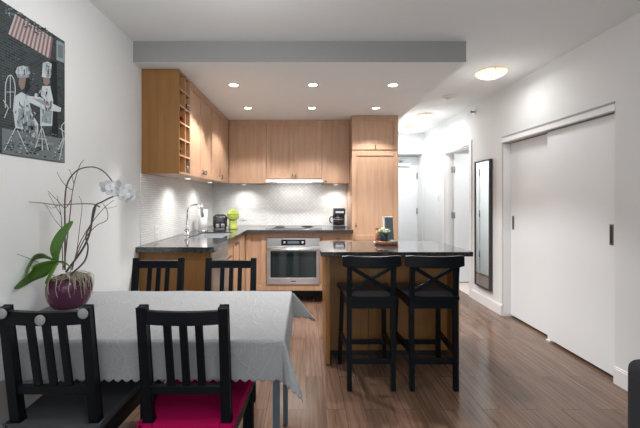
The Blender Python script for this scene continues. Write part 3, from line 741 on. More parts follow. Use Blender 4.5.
# seated figure with bonnet
poly('white', [(14, 96), (20, 92), (27, 96), (30, 112), (37, 124), (37, 140), (30, 134), (28, 130), (14, 128), (12, 112)], 6)
poly('pale', [(17, 108), (29, 112), (34, 126), (30, 132), (16, 126)], 7); poly('pink', [(27, 126), (36, 126), (35, 139), (28, 136)], 7)
poly('skin', [(18, 76), (25, 76), (26, 86), (20, 90), (17, 84)], 7)
poly('white', [(14, 72), (16, 67), (22, 65.5), (27, 68), (29, 73), (25, 77), (16, 77)], 8); poly('pale', [(15, 74), (28, 74), (27, 77.5), (16, 78)], 9)
poly('dark', [(25, 77), (28, 79), (29, 88), (24, 94), (23, 88)], 8)
poly('pale', [(24, 94), (35, 98), (35, 101), (24, 99)], 8)
# small standing figure with tall hat
poly('white', [(41, 86), (49, 86), (52, 100), (51, 126), (39, 126), (39, 100)], 6); poly('pale', [(40, 106), (51, 108), (50, 124), (40, 122)], 7)
poly('skin', [(42, 76), (48, 76), (48.5, 83), (45, 86), (42, 83)], 7)
poly('white', [(40.5, 77), (41.5, 63), (46, 61.5), (50.5, 64), (49, 78)], 8); poly('pale', [(45, 63), (46.5, 63), (46, 77), (44.8, 77)], 9)
line('pale', [(40, 90), (35, 96)], 1.8, 8); line('dark', [(36, 92), (44, 102)], 1.2, 9)
# little table
poly('white', [(25, 96), (38, 97), (60, 108), (59, 112), (44, 110), (25, 101)], 10); poly('pale', [(30, 98), (38, 99), (52, 106), (44, 106)], 11)
line('white', [(40, 110), (40, 128), (34, 148)], 0.9, 9); line('white', [(41, 128), (47, 150)], 0.9, 9); line('white', [(40, 128), (41, 150)], 0.8, 9); line('white', [(36, 138), (46, 140)], 0.7, 9)
poly('white', [(33, 94), (35, 93), (36, 99), (33, 98.5)], 12); poly('red', [(44, 101), (47, 101.5), (47, 105), (44, 104)], 12)
# chair at the right edge
line('white', [(63.5, 122), (60, 126), (62, 138), (57, 150)], 0.9, 9); line('white', [(58, 128), (63.5, 132)], 0.8, 9); line('white', [(63, 138), (58, 160)], 0.8, 9)
# folds of the dresses, shadows and leaves of the print
for k in range(150):
    cx_, cy_, rx, ry = random.choice([(24, 116, 10, 17), (24, 116, 10, 17), (45, 106, 5.5, 17), (22, 71, 6, 4), (46, 69, 4, 7), (32, 132, 5, 8)])
    a = random.uniform(0, 2*pi); r = sqrt(random.random()); x = cx_+rx*r*cos(a); y = cy_+ry*r*sin(a)
    h_ = random.uniform(0.8, 3.0); d_ = random.uniform(-0.8, 0.8); w_ = random.uniform(0.25, 0.7)
    poly(random.choice(['pale', 'mid', 'white', 'brick', 'pale', 'white']), [(x-w_, y-h_), (x+w_, y-h_), (x+w_+d_, y+h_), (x-w_+d_, y+h_)], 10)
for k in range(120):
    x = random.uniform(1, 63); y = random.uniform(20, 128)+0.5*(x-30); r = random.uniform(0.4, 1.0)
    if y < 60+0.4*(x-30) and 8 < x < 52: continue
    poly(random.choice(['mid', 'brick', 'dark', 'dark']), [(x-r, y), (x, y-r), (x+r*1.6, y), (x, y+r*0.8)], 2)
for k in range(60):
    x = random.uniform(2, 63); y = random.uniform(126, 152)+x*0.13
    poly(random.choice(['pale', 'mid', 'white', 'dark']), [(x, y), (x+random.uniform(0.5, 2), y+0.3), (x+1.2, y+1.2), (x-0.2, y+0.9)], 8)
tag(m.build('wall_poster', pmats), 'unframed poster of two white-clad figures at a cafe table on the left wall', 'poster')

# ------------------------------------------------------------------ kitchen things
# toaster
t = thing('toaster', 'black rounded toaster on the counter corner beside the green head', 'toaster', (-1.12, 4.70, CZ1), 0.25)
m = MB(); m.box((-0.09, -0.13, 0.012), (0.09, 0.13, 0.19), 0.045, 5, smooth=True); m.build('shell', M['black_glossy'], t)
m = MB(); m.box((-0.055, -0.1335, 0.028), (-0.012, -0.128, 0.075), 0.003); m.box((0.012, -0.1335, 0.028), (0.055, -0.128, 0.075), 0.003); m.build('shell_glint', M['grey_metal'], t)  # two metal plates stand in for bright reflections low on the shell
for q in (-0.03, 0.03): box1((q-0.012, -0.09, 0.186), (q+0.012, 0.09, 0.192)).build('slot', M['black_plastic'], t)
m = MB(); m.box((-0.02, -0.155, 0.10), (0.02, -0.132, 0.115), 0.003); m.build('lever', M['black_plastic'], t)
m = MB(); m.lathe([(0, 0), (0.010, 0), (0.009, 0.014), (0, 0.014)], mtx=Matrix.Translation((0.0335, -0.134, 0.05)) @ Matrix.Rotation(pi/2, 4, 'X')); m.build('dial', M['black_plastic'], t)
for q in (-0.07, 0.07):
    m = MB()
    for r in (-0.1, 0.1): m.lathe([(0, 0), (0.012, 0), (0.012, 0.02), (0, 0.02)], (q, r, 0), 10)
    m.build('foot', M['black_plastic'], t)
# green ceramic head
t = thing('ceramic_head', 'lime green ceramic head ornament beside the toaster', 'ornament', (-0.95, 4.70, CZ1), 0)
m = MB(); m.lathe([(0, 0), (0.058, 0), (0.060, 0.01), (0.056, 0.035), (0.050, 0.055), (0.048, 0.085), (0.052, 0.105), (0.03, 0.13), (0, 0.13)], seg=28)
m.ball((0, 0, 0.170), 0.070, 1.0, 1.05, 1.18)
m.build('head', M['lime'], t)
m = MB()
for k in range(5):
    zz = 0.198+k*0.0125; rr = 0.070*sqrt(max(0.05, 1-((zz-0.170)/0.083)**2))+0.003
    nn = max(5, int(2*pi*rr/0.017))
    for j in range(nn):
        a = 2*pi*(j+0.5*(k % 2))/nn
        m.ball((rr*cos(a), rr*1.05*sin(a), zz), 0.0095, seg=8)
m.ball((0, 0, 0.250), 0.022, 1.3, 1.3, 0.6, 14)
m.build('hair_curls', M['lime'], t)
m = MB(); m.tube([(0, -0.070, 0.190), (0, -0.080, 0.170), (0, -0.084, 0.162)], 0.006, 8, radii=[0.004, 0.007, 0.010]); m.build('nose', M['lime'], t)
for sx in (-1, 1):
    m = MB(); m.ball((sx*0.026, -0.066, 0.180), 0.011, 1.3, 0.6, 0.6, 10); m.build('eye', M['lime'], t)
    m = MB(); m.ball((sx*0.071, 0.004, 0.160), 0.014, 0.45, 0.8, 2.3, 12); m.build('ear', M['lime'], t)
m = MB(); m.ball((0, -0.066, 0.138), 0.014, 1.4, 0.6, 0.5, 10); m.build('mouth', M['lime'], t)
# paper towel
t = thing('paper_towel_holder', 'white paper towel roll standing behind the faucet', 'paper towel', (-1.26, 4.40, CZ1))
m = MB(); m.lathe([(0, 0), (0.06, 0), (0.06, 0.008), (0.008, 0.012), (0.008, 0.285), (0.012, 0.29), (0.008, 0.30), (0, 0.302)]); m.build('stand', M['chrome'], t)
m = MB(); m.lathe([(0.018, 0.014), (0.052, 0.014), (0.053, 0.26), (0.018, 0.26), (0.018, 0.014)]); m.build('paper_roll', M['paper'], t)
# coffee maker
t = thing('coffee_maker', 'black drip coffee maker with a glass pot at the right end of the counter', 'coffee maker', (0.455, 5.02, CZ1), 0)
m = MB(); m.box((-0.075, -0.10, 0), (0.085, 0.10, 0.03), 0.006); m.box((-0.075, 0.02, 0.03), (0.085, 0.10, 0.19), 0.006); m.build('body', M['black_plastic'], t)
m = MB(); m.box((-0.075, -0.09, 0.172), (0.085, 0.10, 0.262), 0.012, 3); m.build('brew_head', M['black_plastic'], t)
m = MB(); m.box((-0.05, -0.0925, 0.2), (0.06, -0.0895, 0.222)); m.build('steel_band', M['steel'], t)
m = MB(); m.lathe([(0, 0.033), (0.052, 0.033), (0.066, 0.06), (0.066, 0.10), (0.052, 0.135), (0.047, 0.150), (0, 0.150)], (-0.01, -0.035, 0)); cp = m.build('carafe', M['black_glossy'], t)
m = MB(); m.lathe([(0, 0.150), (0.05, 0.150), (0.05, 0.160), (0.02, 0.167), (0, 0.167)], (-0.01, -0.035, 0)); m.build('carafe_lid', M['black_plastic'], t)
m = MB(); m.lathe([(0.0665, 0.105), (0.068, 0.105), (0.068, 0.115), (0.0625, 0.115)], (-0.01, -0.035, 0)); m.build('carafe_band', M['steel'], cp)
m = MB(); m.tube([(-0.06, -0.05, 0.145), (-0.115, -0.065, 0.145), (-0.13, -0.07, 0.125), (-0.125, -0.07, 0.075), (-0.10, -0.06, 0.06)], 0.009, 10); m.build('carafe_handle', M['black_plastic'], cp)

# ------------------------------------------------------------------ island
IX0, IX1, IY0, IY1, IZ = 0.117, 1.293, 2.79, 3.50, 0.93
t = thing('kitchen_island', 'wood kitchen island with a dark stone top, behind the bar stools', 'kitchen island', (0, 0, 0))
box1((IX0, IY0, IZ-0.035), (IX1, IY1, IZ), 0.002).build('countertop', M['counter'], t)
for a, b in ((0.158, 0.192), (1.198, 1.232)):
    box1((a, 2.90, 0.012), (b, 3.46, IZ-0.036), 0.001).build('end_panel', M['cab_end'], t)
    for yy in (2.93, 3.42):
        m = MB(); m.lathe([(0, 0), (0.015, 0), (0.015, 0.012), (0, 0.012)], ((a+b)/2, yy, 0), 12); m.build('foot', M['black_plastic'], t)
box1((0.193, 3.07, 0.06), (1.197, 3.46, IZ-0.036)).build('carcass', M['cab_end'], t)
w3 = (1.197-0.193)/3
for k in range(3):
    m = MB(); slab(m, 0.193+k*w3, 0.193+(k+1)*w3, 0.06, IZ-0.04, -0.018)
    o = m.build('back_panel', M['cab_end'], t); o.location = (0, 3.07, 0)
box1((0.193, 3.10, 0.0), (1.197, 3.12, 0.06)).build('toe_kick', M['dark_gap'], t)
# tray and what stands on it
TX, TY = 0.725, 3.26
t = thing('serving_tray', 'round dark wooden tray on the island', 'tray', (TX, TY, IZ))
m = MB(); m.lathe([(0, 0), (0.094, 0), (0.104, 0.006), (0.105, 0.036), (0.099, 0.038), (0.098, 0.010), (0, 0.010)], seg=40); m.build('tray_body', M['tray'], t)
for sx in (-1, 1):
    m = MB(); m.tube([(sx*0.101, -0.03, 0.02), (sx*0.110, -0.02, 0.026), (sx*0.110, 0.02, 0.026), (sx*0.101, 0.03, 0.02)], 0.004, 8); m.build('tray_handle', M['steel'], t)
TZ = IZ+0.0105
t = thing('potted_plant', 'small dark blue pot of cream flowers on the island tray', 'plant', (TX-0.030, TY-0.042, TZ))
m = MB(); m.lathe([(0, 0), (0.032, 0), (0.039, 0.03), (0.041, 0.092), (0.037, 0.094), (0.035, 0.08), (0, 0.078)]); m.build('pot', M['navy'], t)
m = MB()
for k in range(26):
    a = random.uniform(0, 2*pi); r = random.uniform(0.0, 0.055); z = 0.108+random.uniform(0, 0.035)-r*0.2
    m.ball((r*cos(a), r*sin(a), z), random.uniform(0.006, 0.011), 1.2, 1.2, 0.7, 8)
m.build('flowers', M['cream'], t)
m = MB()
for k in range(16):
    a = random.uniform(0, 2*pi); r = random.uniform(0.03, 0.075)
    m.tube([(0.008*cos(a), 0.008*sin(a), 0.075), (r*0.6*cos(a), r*0.6*sin(a), 0.105), (r*cos(a), r*sin(a), 0.105+random.uniform(-.01, .035))], 0.002, 5, radii=[0.002, 0.005, 0.001])
m.build('leaves', mat('sage_leaf', (0.20, 0.28, 0.14), 0.6), t)
t = thing('card_holder', 'upright slate-grey card in a pale frame on the island tray', 'card stand', (TX+0.035, TY+0.03, TZ+0.002), 0.30)
rt = Matrix.Rotation(-0.10, 4, 'X')
m = MB(); m.box((-0.050, 0.0, 0.0), (0.050, 0.014, 0.238), 0.002, mtx=rt); m.build('frame', M['white'], t)
m = MB(); m.box((-0.034, -0.002, 0.008), (0.047, 0.001, 0.230), mtx=rt); m.build('card', M['slate'], t)
t = thing('jar', 'brown lidded jar at the left of the island tray', 'jar', (TX-0.068, TY+0.030, TZ))
m = MB(); m.lathe([(0, 0), (0.022, 0), (0.024, 0.004), (0.024, 0.125), (0, 0.127)]); m.build('jar_body', M['amber'], t)
m = MB(); m.lathe([(0, 0.127), (0.025, 0.127), (0.025, 0.140), (0, 0.141)]); m.build('lid', M['tray'], t)
t = thing('candle_glass', 'small teal candle glass at the front of the island tray', 'candle', (TX+0.042, TY-0.055, TZ))
m = MB(); m.lathe([(0, 0), (0.026, 0), (0.029, 0.034), (0.026, 0.034), (0.024, 0.02), (0, 0.02)]); m.build('glass_cup', M['teal'], t)
m = MB(); m.lathe([(0, 0.02), (0.0235, 0.02), (0.0235, 0.025), (0, 0.026)]); m.build('wax', M['cream'], t)

# ------------------------------------------------------------------ bar stools
def make_stool():
    t = thing('bar_stool', 'x', 'bar stool')
    K = M['black_wood']
    ht = 0.95
    for sx in (-1, 1):
        m = MB()
        m.beam((sx*0.153, -0.015, 0), (sx*0.153, 0.0, 0.64), 0.026, 0.028, 0.003); m.beam((sx*0.153, 0.0, 0.63), (sx*0.153, -0.035, 0.925), 0.026, 0.028, 0.003)
        m.build('leg', K, t)
        m = MB(); m.beam((sx*0.182, 0.40, 0), (sx*0.165, 0.36, 0.625), 0.026, 0.028, 0.003); m.build('leg', K, t)
    # seat: wide at the front, narrow at the back
    m = MB(); m.prism([(-0.175, -0.025, 0.636), (0.175, -0.025, 0.636), (0.205, 0.39, 0.636), (-0.205, 0.39, 0.636)], (0, 0, 0.024)); m.build('seat', K, t)
    m = MB(); m.box((-0.139, -0.012, 0.572), (0.139, 0.010, 0.636), 0.002); m.box((-0.150, 0.350, 0.575), (0.150, 0.372, 0.636), 0.002)
    for sx in (-1, 1): m.beam((sx*0.153, 0.01, 0.604), (sx*0.166, 0.36, 0.604), 0.02, 0.06, 0.002)
    m.build('seat_apron', K, t)
    # curved top rail
    n = 12; pr = []
    for k in range(n+1):
        x = -0.203+0.406*k/n; pr.append((x, -0.066+0.10*(x/0.2)**2*0.24, 0))
    m = MB()
    tb = bmesh.new(); ring = []
    for k, (x, y, _) in enumerate(pr):
        dz = 0.006*(1-(x/0.203)**2)
        e = 0.006 if k in (0, n) else 0.0
        ring.append([tb.verts.new((x, y, 0.868-dz+e)), tb.verts.new((x, y+0.026, 0.868-dz+e)), tb.verts.new((x, y+0.026, ht-dz-e)), tb.verts.new((x, y, ht-dz-e))])
    for A, B in zip(ring, ring[1:]):
        for i in range(4): tb.faces.new([A[i], A[(i+1) % 4], B[(i+1) % 4], B[i]])
    tb.faces.new(ring[0][::-1]); tb.faces.new(ring[-1]); bmesh.ops.recalc_face_normals(tb, faces=tb.faces)
    bmesh.ops.bevel(tb, geom=[e for e in tb.edges if abs(e.verts[0].co.x-e.verts[1].co.x) > 1e-4], offset=0.006, segments=2, profile=0.5, affect='EDGES')
    m._merge(tb, False); m.build('top_rail', K, t)
    for sx, off in ((-1, 0.0), (1, 0.012)):
        m = MB(); m.beam((sx*0.140, -0.028+off, 0.862), (-sx*0.140, -0.003+off, 0.690), 0.024, 0.011, 0.002, up=Vector((0, 1, 0)))
        m.build('cross_bar', K, t)
    m = MB(); m.box((-0.139, -0.018, 0.185), (0.139, 0.004, 0.222), 0.003); m.build('stretcher', K, t)
    m = MB(); m.box((-0.160, 0.374, 0.165), (0.160, 0.396, 0.202), 0.003); m.build('stretcher', K, t)
    for sx in (-1, 1):
        m = MB(); m.beam((sx*0.153, 0.008, 0.262), (sx*0.177, 0.375, 0.262), 0.020, 0.034, 0.003); m.build('stretcher', K, t)
    return t
st = make_stool()
st.location = (0.457, 2.54, 0); st['label'] = 'black cross-back bar stool at the left of the island'; st['group'] = 'bar stools at the island'
dup(st, (0.895, 2.54, 0), 0, 'black cross-back bar stool at the right of the island')

# ------------------------------------------------------------------ dining chairs
def make_chair():
    t = thing('dining_chair', 'x', 'chair')
    K = M['black_wood']; px_ = 0.151
    for sx in (-1, 1):
        m = MB(); m.beam((sx*px_, -0.035, 0), (sx*px_, 0.0, 0.46), 0.030, 0.038, 0.003); m.beam((sx*px_, 0.0, 0.45), (sx*px_, -0.065, 0.94), 0.030, 0.038, 0.003, wy2=0.030); m.build('leg', K, t)
        m = MB(); m.beam((sx*0.178, 0.375, 0), (sx*0.178, 0.365, 0.43), 0.034, 0.034, 0.003); m.build('leg', K, t)
    yz = lambda z: -0.065*(z-0.45)/0.49
    m = MB(); n = 8
    for k in range(n):   # gently bowed top rail
        x0 = -0.138+0.276*k/n; x1 = x0+0.276/n
        bw = lambda x: 0.012*(1-(x/0.138)**2)
        dz = lambda x: -0.002*(1-(x/0.138)**2)
        pts = [(x0, yz(0.9)-0.014-bw(x0), 0.877+dz(x0)), (x1, yz(0.9)-0.014-bw(x1), 0.877+dz(x1)), (x1, yz(0.9)-0.014-bw(x1), 0.926+dz(x1)), (x0, yz(0.9)-0.014-bw(x0), 0.926+dz(x0))]
        q = [(a, b+0.022, c) for a, b, c in pts]
        m.face(pts); m.face(q[::-1]); m.face([pts[3], pts[2], q[2], q[3]]); m.face([pts[1], pts[0], q[0], q[1]])
    bmesh.ops.remove_doubles(m.bm, verts=m.bm.verts, dist=1e-5); bmesh.ops.recalc_face_normals(m.bm, faces=m.bm.faces)
    m.build('top_rail', K, t)
    m = MB(); m.box((-0.138, yz(0.61)-0.011, 0.596), (0.138, yz(0.61)+0.011, 0.628), 0.002); m.build('lower_rail', K, t)
    for x in (-0.059, 0, 0.059):
        m = MB(); m.beam((x, yz(0.61), 0.62), (x, yz(0.9)-0.006, 0.88), 0.023, 0.012, 0.002); m.build('slat', K, t)
    m = MB(); m.prism([(-0.172, -0.020, 0.432), (0.172, -0.020, 0.432), (0.207, 0.395, 0.432), (-0.207, 0.395, 0.432)], (0, 0, 0.022)); m.build('seat', K, t)
    m = MB(); m.box((-0.137, -0.010, 0.375), (0.137, 0.012, 0.432), 0.002); m.box((-0.160, 0.357, 0.375), (0.160, 0.377, 0.432), 0.002)
    for sx in (-1, 1): m.beam((sx*0.156, 0.02, 0.404), (sx*0.176, 0.36, 0.404), 0.02, 0.055, 0.002)
    m.build('seat_apron', K, t)
    m = MB()
    for sx in (-1, 1): m.beam((sx*0.156, -0.01, 0.20), (sx*0.177, 0.362, 0.20), 0.018, 0.03, 0.002)
    m.build('stretcher', K, t)
    return t
def cushion(ch, mt, label):
    # seat pad notched round the back posts, with its ties
    t = thing('seat_cushion', label, 'cushion', ch.location.copy(), 0)
    t.location.z = 0.4545
    m = MB(); tb = bmesh.new(); P = [(-0.130, -0.035), (0.130, -0.035), (0.130, 0.026), (0.180, 0.026), (0.205, 0.39), (-0.205, 0.39), (-0.180, 0.026), (-0.130, 0.026)]
    A = [tb.verts.new((x, y, 0)) for x, y in P]; B = [tb.verts.new((x, y, 0.030)) for x, y in P]; tb.faces.new(A[::-1]); tb.faces.new(B)
    for k in range(8): tb.faces.new([A[k], A[(k+1) % 8], B[(k+1) % 8], B[k]])
    bmesh.ops.recalc_face_normals(tb, faces=tb.faces); bmesh.ops.bevel(tb, geom=list(tb.edges), offset=0.007, segments=3, profile=0.5, affect='EDGES')
    m._merge(tb, False); m.build('pad', mt, t)
    for sx in (-1, 1):
        m = MB()
        a = sx*0.154
        m.box((a-0.026, -0.036, 0.002), (a+0.026, -0.0245, 0.030), 0.003); m.box((a+sx*0.0175, -0.036, 0.002), (a+sx*0.028, 0.05, 0.030), 0.003)
        m.build('tie', mt, t)
    return t
ch = make_chair()
ch.location = (-0.965, 1.405, 0); ch['label'] = 'black slat-back dining chair with round grey pads, in front of the orchid'; ch['group'] = 'dining chairs at the table'
c2 = dup(ch, (-0.457, 1.405, 0), 0, 'black slat-back dining chair with the magenta seat cushion')
dup(ch, (-0.990, 2.365, 0), pi, 'black slat-back dining chair across the table, nearer the left wall')
dup(ch, (-0.503, 2.365, 0), pi, 'black slat-back dining chair across the table, in front of the dishwasher')
cushion(ch, M['grey_cloth'], 'charcoal seat cushion on the chair with round grey pads')
cushion(c2, M['magenta'], 'magenta seat cushion on the near dining chair')
for i, x in enumerate((-0.150, -0.004, 0.148)):
    z = (0.920, 0.898, 0.920)[i]; y = (-0.0815, -0.0885, -0.0815)[i]
    m = MB(); m.lathe([(0, 0), (0.0185, 0), (0.0195, 0.002), (0.018, 0.005), (0, 0.006)], mtx=Matrix.Translation((x, y+0.0005, z)) @ Matrix.Rotation(pi/2, 4, 'X')); o = m.build('felt_pad', M['felt'], ch); o['label'] = 'round grey felt pad'

# ------------------------------------------------------------------ dining table and tablecloth
TX0, TX1, TY0, TY1, TT = -1.335, -0.094, 1.445, 2.193, 0.776
t = thing('dining_table', 'grey-legged dining table under the pale cloth', 'table', ((TX0+TX1)/2, (TY0+TY1)/2, 0))
a, b = (TX1-TX0)/2, (TY1-TY0)/2
box1((-a, -b, TT-0.024), (a, b, TT-0.001), 0.003).build('tabletop', M['table_leg'], t)
for sx in (-1, 1):
    for sy in (-1, 1):
        box1((sx*(a-0.028)-0.014, sy*(b-0.04)-0.014, 0), (sx*(a-0.028)+0.014, sy*(b-0.04)+0.014, TT-0.024), 0.002).build('leg', M['table_leg'], t)
m = MB(); m.box((-a+0.05, -b+0.03, TT-0.08), (a-0.05, -b+0.045, TT-0.024)); m.box((-a+0.05, b-0.045, TT-0.08), (a-0.05, b-0.03, TT-0.024)); m.build('apron', M['table_leg'], t)
# cloth
OV = 0.165; RT = 0.030
xs0, xs1, ys0, ys1 = TX0-0.006, TX1+0.004, TY0-0.004, TY1+0.004
def grid(a0, a1, n): return [a0+(a1-a0)*k/n for k in range(n+1)]
us = grid(-RT, 0, 3)[:-1]+grid(0, xs1-xs0, 210)+[xs1-xs0+OV*k/14 for k in range(1, 15)]
vs = [-OV+OV*k/14 for k in range(14)]+grid(0, ys1-ys0, 124)+[ys1-ys0+OV*k/14 for k in range(1, 15)]
LX, LY = xs1-xs0, ys1-ys0
def drape(u, v):
    # scalloped hem: the last row follows small arcs
    ax = u-LX if u > LX else (u if u < 0 else 0.0); ay = v-LY if v > LY else (v if v < 0 else 0.0)
    cx, cy = min(max(u, 0), LX), min(max(v, 0), LY)
    per = 0.036
    if ay and abs(ay) > OV*0.99: ay *= 1-0.09*(1-abs(sin(pi*u/per)))
    if ax > OV*0.99: ax *= 1-0.09*(1-abs(sin(pi*v/per)))
    r = sqrt(ax*ax+ay*ay)
    if r == 0:
        return (xs0+cx, ys0+cy, TT+0.002+0.0012*sin(u*17+v*9)*sin(v*23))
    dx, dy = ax/r, ay/r
    s2 = abs(2*dx*dy)
    fl = 0.05+0.40*s2**1.2
    wob = 0.006*sin(u*14+1)*sin(v*11+2)*(1-s2) if not (ax and ay) else 0
    h = fl*r*(0.35 if s2 == 0 else 1)+0.004*min(1, r/0.01)+abs(wob)*min(1, r/0.1)
    if ax < 0: h *= 0.3
    kx, ky = (2.0, 0.5) if (ax > 0 and ay > 0) else (1, 1)      # the far corner swings out
    return (xs0+cx+dx*h*kx, ys0+cy+dy*h*ky, TT+0.002-sqrt(max(0, r*r-(fl*r)**2)))
m = MB(); V = [[m.bm.verts.new(drape(u, v)) for v in vs] for u in us]
for i in range(len(us)-1):
    for j in range(len(vs)-1):
        f = m.bm.faces.new([V[i][j], V[i+1][j], V[i+1][j+1], V[i][j+1]]); f.smooth = True
o = m.build('tablecloth', M['cloth'])
md_ = o.modifiers.new('thick', 'SOLIDIFY'); md_.thickness = 0.0015; md_.offset = 1
tag(o, 'pale grey patterned tablecloth with scalloped hem over the dining table', 'tablecloth')
CT = TT+0.0055

# ------------------------------------------------------------------ orchid
OX, OY = -1.236, 1.885
t = thing('potted_orchid', 'white orchid with bare twigs in a plum glazed pot on the dining table', 'plant', (OX, OY, CT))
m = MB(); m.lathe([(0, 0), (0.070, 0), (0.081, 0.010), (0.095, 0.036), (0.104, 0.074), (0.104, 0.107), (0.097, 0.138), (0.092, 0.147), (0.089, 0.149), (0.086, 0.145), (0.089, 0.13), (0.088, 0.12), (0, 0.12)], seg=48); m.build('pot', M['orchid_pot'], t)
m = MB()
for k in range(60):
    a = random.uniform(0, 2*pi); r = 0.075*sqrt(random.random()); m.ball((r*cos(a), r*sin(a), 0.130+random.uniform(-0.005, 0.022)), random.uniform(0.010, 0.018), 1.2, 1, 0.7, 8)
m.build('bark_mix', M['moss'], t)
S = F/OY
def q(x, y, dy=0.0):    # photo pixel -> offset from the pot's base, at the pot's distance
    dy = min(dy, F*1.366/max(1, 306-x)-OY)      # nothing grows through the wall
    k = F/(OY+dy)
    return Vector(((x-306)/k-OX, dy, CAM_Z-(y-199)/k-CT))
def spline(pts, n=6):
    P = [Vector(p) for p in pts]; out = []
    for i in range(len(P)-1):
        p0 = P[max(i-1, 0)]; p1 = P[i]; p2 = P[i+1]; p3 = P[min(i+2, len(P)-1)]
        for k in range(n):
            u = k/n
            out.append(0.5*((2*p1)+(p2-p0)*u+(2*p0-5*p1+4*p2-p3)*u*u+(3*p1-p0-3*p2+p3)*u**3))
    out.append(P[-1]); return out
def rad(n, a, b): return [a+(b-a)*k/max(1, n-1) for k in range(n)]
def leaf(pts, wd, side, droop=0.25):
    P = spline(pts, 7); n = len(P)-1
    m = MB(); rows = []
    side = Vector(side).normalized()
    for i, p in enumerate(P):
        u = i/n; wv = wd*(sin(pi*min(1, 0.08+u*0.92))**0.62)*(0.55+0.45*min(1, u*3))
        d = (P[min(i+1, n)]-P[max(i-1, 0)]).normalized(); sd = (side-d*side.dot(d)).normalized(); nn = sd.cross(d).normalized()
        row = []
        for k in range(-3, 4):
            c = k/3; row.append(m.bm.verts.new(p+sd*(wv*c)+nn*(wv*droop*c*c)))
        rows.append(row)
    for A, B in zip(rows, rows[1:]):
        for k in range(6):
            f = m.bm.faces.new([A[k], A[k+1], B[k+1], B[k]]); f.smooth = True
    o = m.build('leaf', M['leaf'], t)
    sm = o.modifiers.new('thick', 'SOLIDIFY'); sm.thickness = 0.003; sm.offset = 0
# plant crown at about pixel (55, 262)
leaf([q(57, 262, -0.02), q(56, 250, -0.035), q(62, 235, -0.045), q(73, 221, -0.05)], 0.029, (0.85, -0.12, 0.35))
leaf([q(58, 262, -0.02), q(44, 267, -0.06), q(30, 275, -0.095), q(14, 288, -0.12)], 0.050, (0.45, -0.25, 0.85))
leaf([q(56, 261, -0.01), q(45, 256, -0.02), q(34, 257, -0.035), q(28, 267, -0.05), q(24, 282, -0.06)], 0.021, (0.4, -0.6, 0.6))
leaf([q(56, 262, -0.03), q(53, 268, -0.06), q(48, 277, -0.085), q(45, 284, -0.09)], 0.022, (0.8, -0.5, 0.3))
leaf([q(57, 262, -0.02), q(66, 264, -0.05), q(72, 270, -0.06)], 0.015, (0.2, -0.8, 0.5))
m = MB()
for k in range(60):    # thin pale aerial roots tangled over the rim, most of them at the right
    a = random.gauss(-0.55, 0.7); ln = random.uniform(0.01, 0.085) if random.random() > 0.5 else 0.0
    if not -pi*0.95 < a < 0.6: continue
    x0 = -0.02+random.uniform(-0.03, 0.05); y0 = random.uniform(-0.05, 0.02); j_ = lambda w_: random.uniform(-w_, w_)
    pts = [(x0, y0, 0.138), (x0*0.6+0.05*cos(a)+j_(0.02), y0*0.6+0.05*sin(a)+j_(0.02), 0.166+j_(0.018)), (0.096*cos(a)+j_(0.008), 0.096*sin(a)+j_(0.008), 0.153+random.uniform(0, 0.014))]
    if ln: pts += [(0.109*cos(a+j_(0.1)), 0.109*sin(a), 0.134-ln*0.3), (0.109*cos(a+j_(0.15)), 0.109*sin(a+0.05), 0.138-ln)]
    if pts[-1][0] < -0.108: continue
    P_ = spline(pts, 4); m.tube(P_, 0.002, 6, radii=rad(len(P_), random.uniform(0.0016, 0.0026), 0.0011))
m.build('aerial_roots', M['root'], t)
# flower spike
def sp(name, pts, a, b, mt): 
    P = spline(pts, 6); m = MB(); m.tube(P, a, 6, radii=rad(len(P), a, b)); return m, name, mt
def twigs(lst, name, mt):
    m = MB()
    for pts, a, b in lst:
        P = spline(pts, 6); m.tube(P, a, 6, radii=rad(len(P), a*1.3, b*1.3))
    m.build(name, mt, t)
twigs([([q(65, 270, -0.01), q(65, 235, -0.01), q(65, 200, -0.015), q(68, 182, -0.02), q(78, 170, -0.025), q(92, 167, -0.03), q(103, 171, -0.04), q(112, 181, -0.05), q(117, 190, -0.06)], 0.0030, 0.0022)], 'flower_stem', M['stem'])
twigs([([q(66, 272, 0.0), q(82, 250, -0.02), q(90, 232, -0.03), q(94, 208, -0.03), q(102, 202, -0.04), q(112, 197, -0.05), q(120, 195, -0.05)], 0.0042, 0.0025),
       ([q(70, 275, -0.03), q(84, 262, -0.04), q(88, 248, -0.04), q(86, 236, -0.03), q(92, 222, -0.03), q(96, 206, -0.03)], 0.0036, 0.002)], 'gnarled_branch', M['stem'])
twigs([([q(64, 268, 0.01), q(67, 240, 0.02), q(70, 215, 0.02), q(72, 195, 0.015), q(75, 180, 0.01), q(80, 165, 0.01), q(84, 160, 0.01)], 0.0026, 0.0010),
       ([q(72, 190, 0.015), q(66, 186, 0.01), q(60, 178, 0.0), q(57, 172, 0.0)], 0.0016, 0.0008),
       ([q(71, 200, 0.015), q(65, 208, 0.01), q(57, 200, 0.01), q(48, 191, 0.01)], 0.0018, 0.0008),
       ([q(74, 185, 0.01), q(72, 176, 0.01), q(69, 169, 0.0)], 0.0014, 0.0008)], 'bare_twig', M['twig'])
twigs([([q(100, 207, -0.02), q(92, 204, -0.02), q(75, 204, -0.03), q(58, 205, -0.03), q(42, 203, -0.02), q(29, 202, -0.02)], 0.0028, 0.0012),
       ([q(58, 205, -0.03), q(52, 208, -0.02), q(44, 204, -0.02)], 0.0012, 0.0007)], 'bare_twig', M['twig'])
twigs([([q(63, 270, 0.02), q(62, 240, 0.03), q(61, 215, 0.03), q(57, 196, 0.03)], 0.0020, 0.0008), ([q(61, 215, 0.03), q(56, 207, 0.03), q(48, 193, 0.03)], 0.0014, 0.0007), ([q(62, 228, 0.03), q(55, 220, 0.03), q(46, 205, 0.03)], 0.0012, 0.0006)], 'bare_twig', M['twig'])
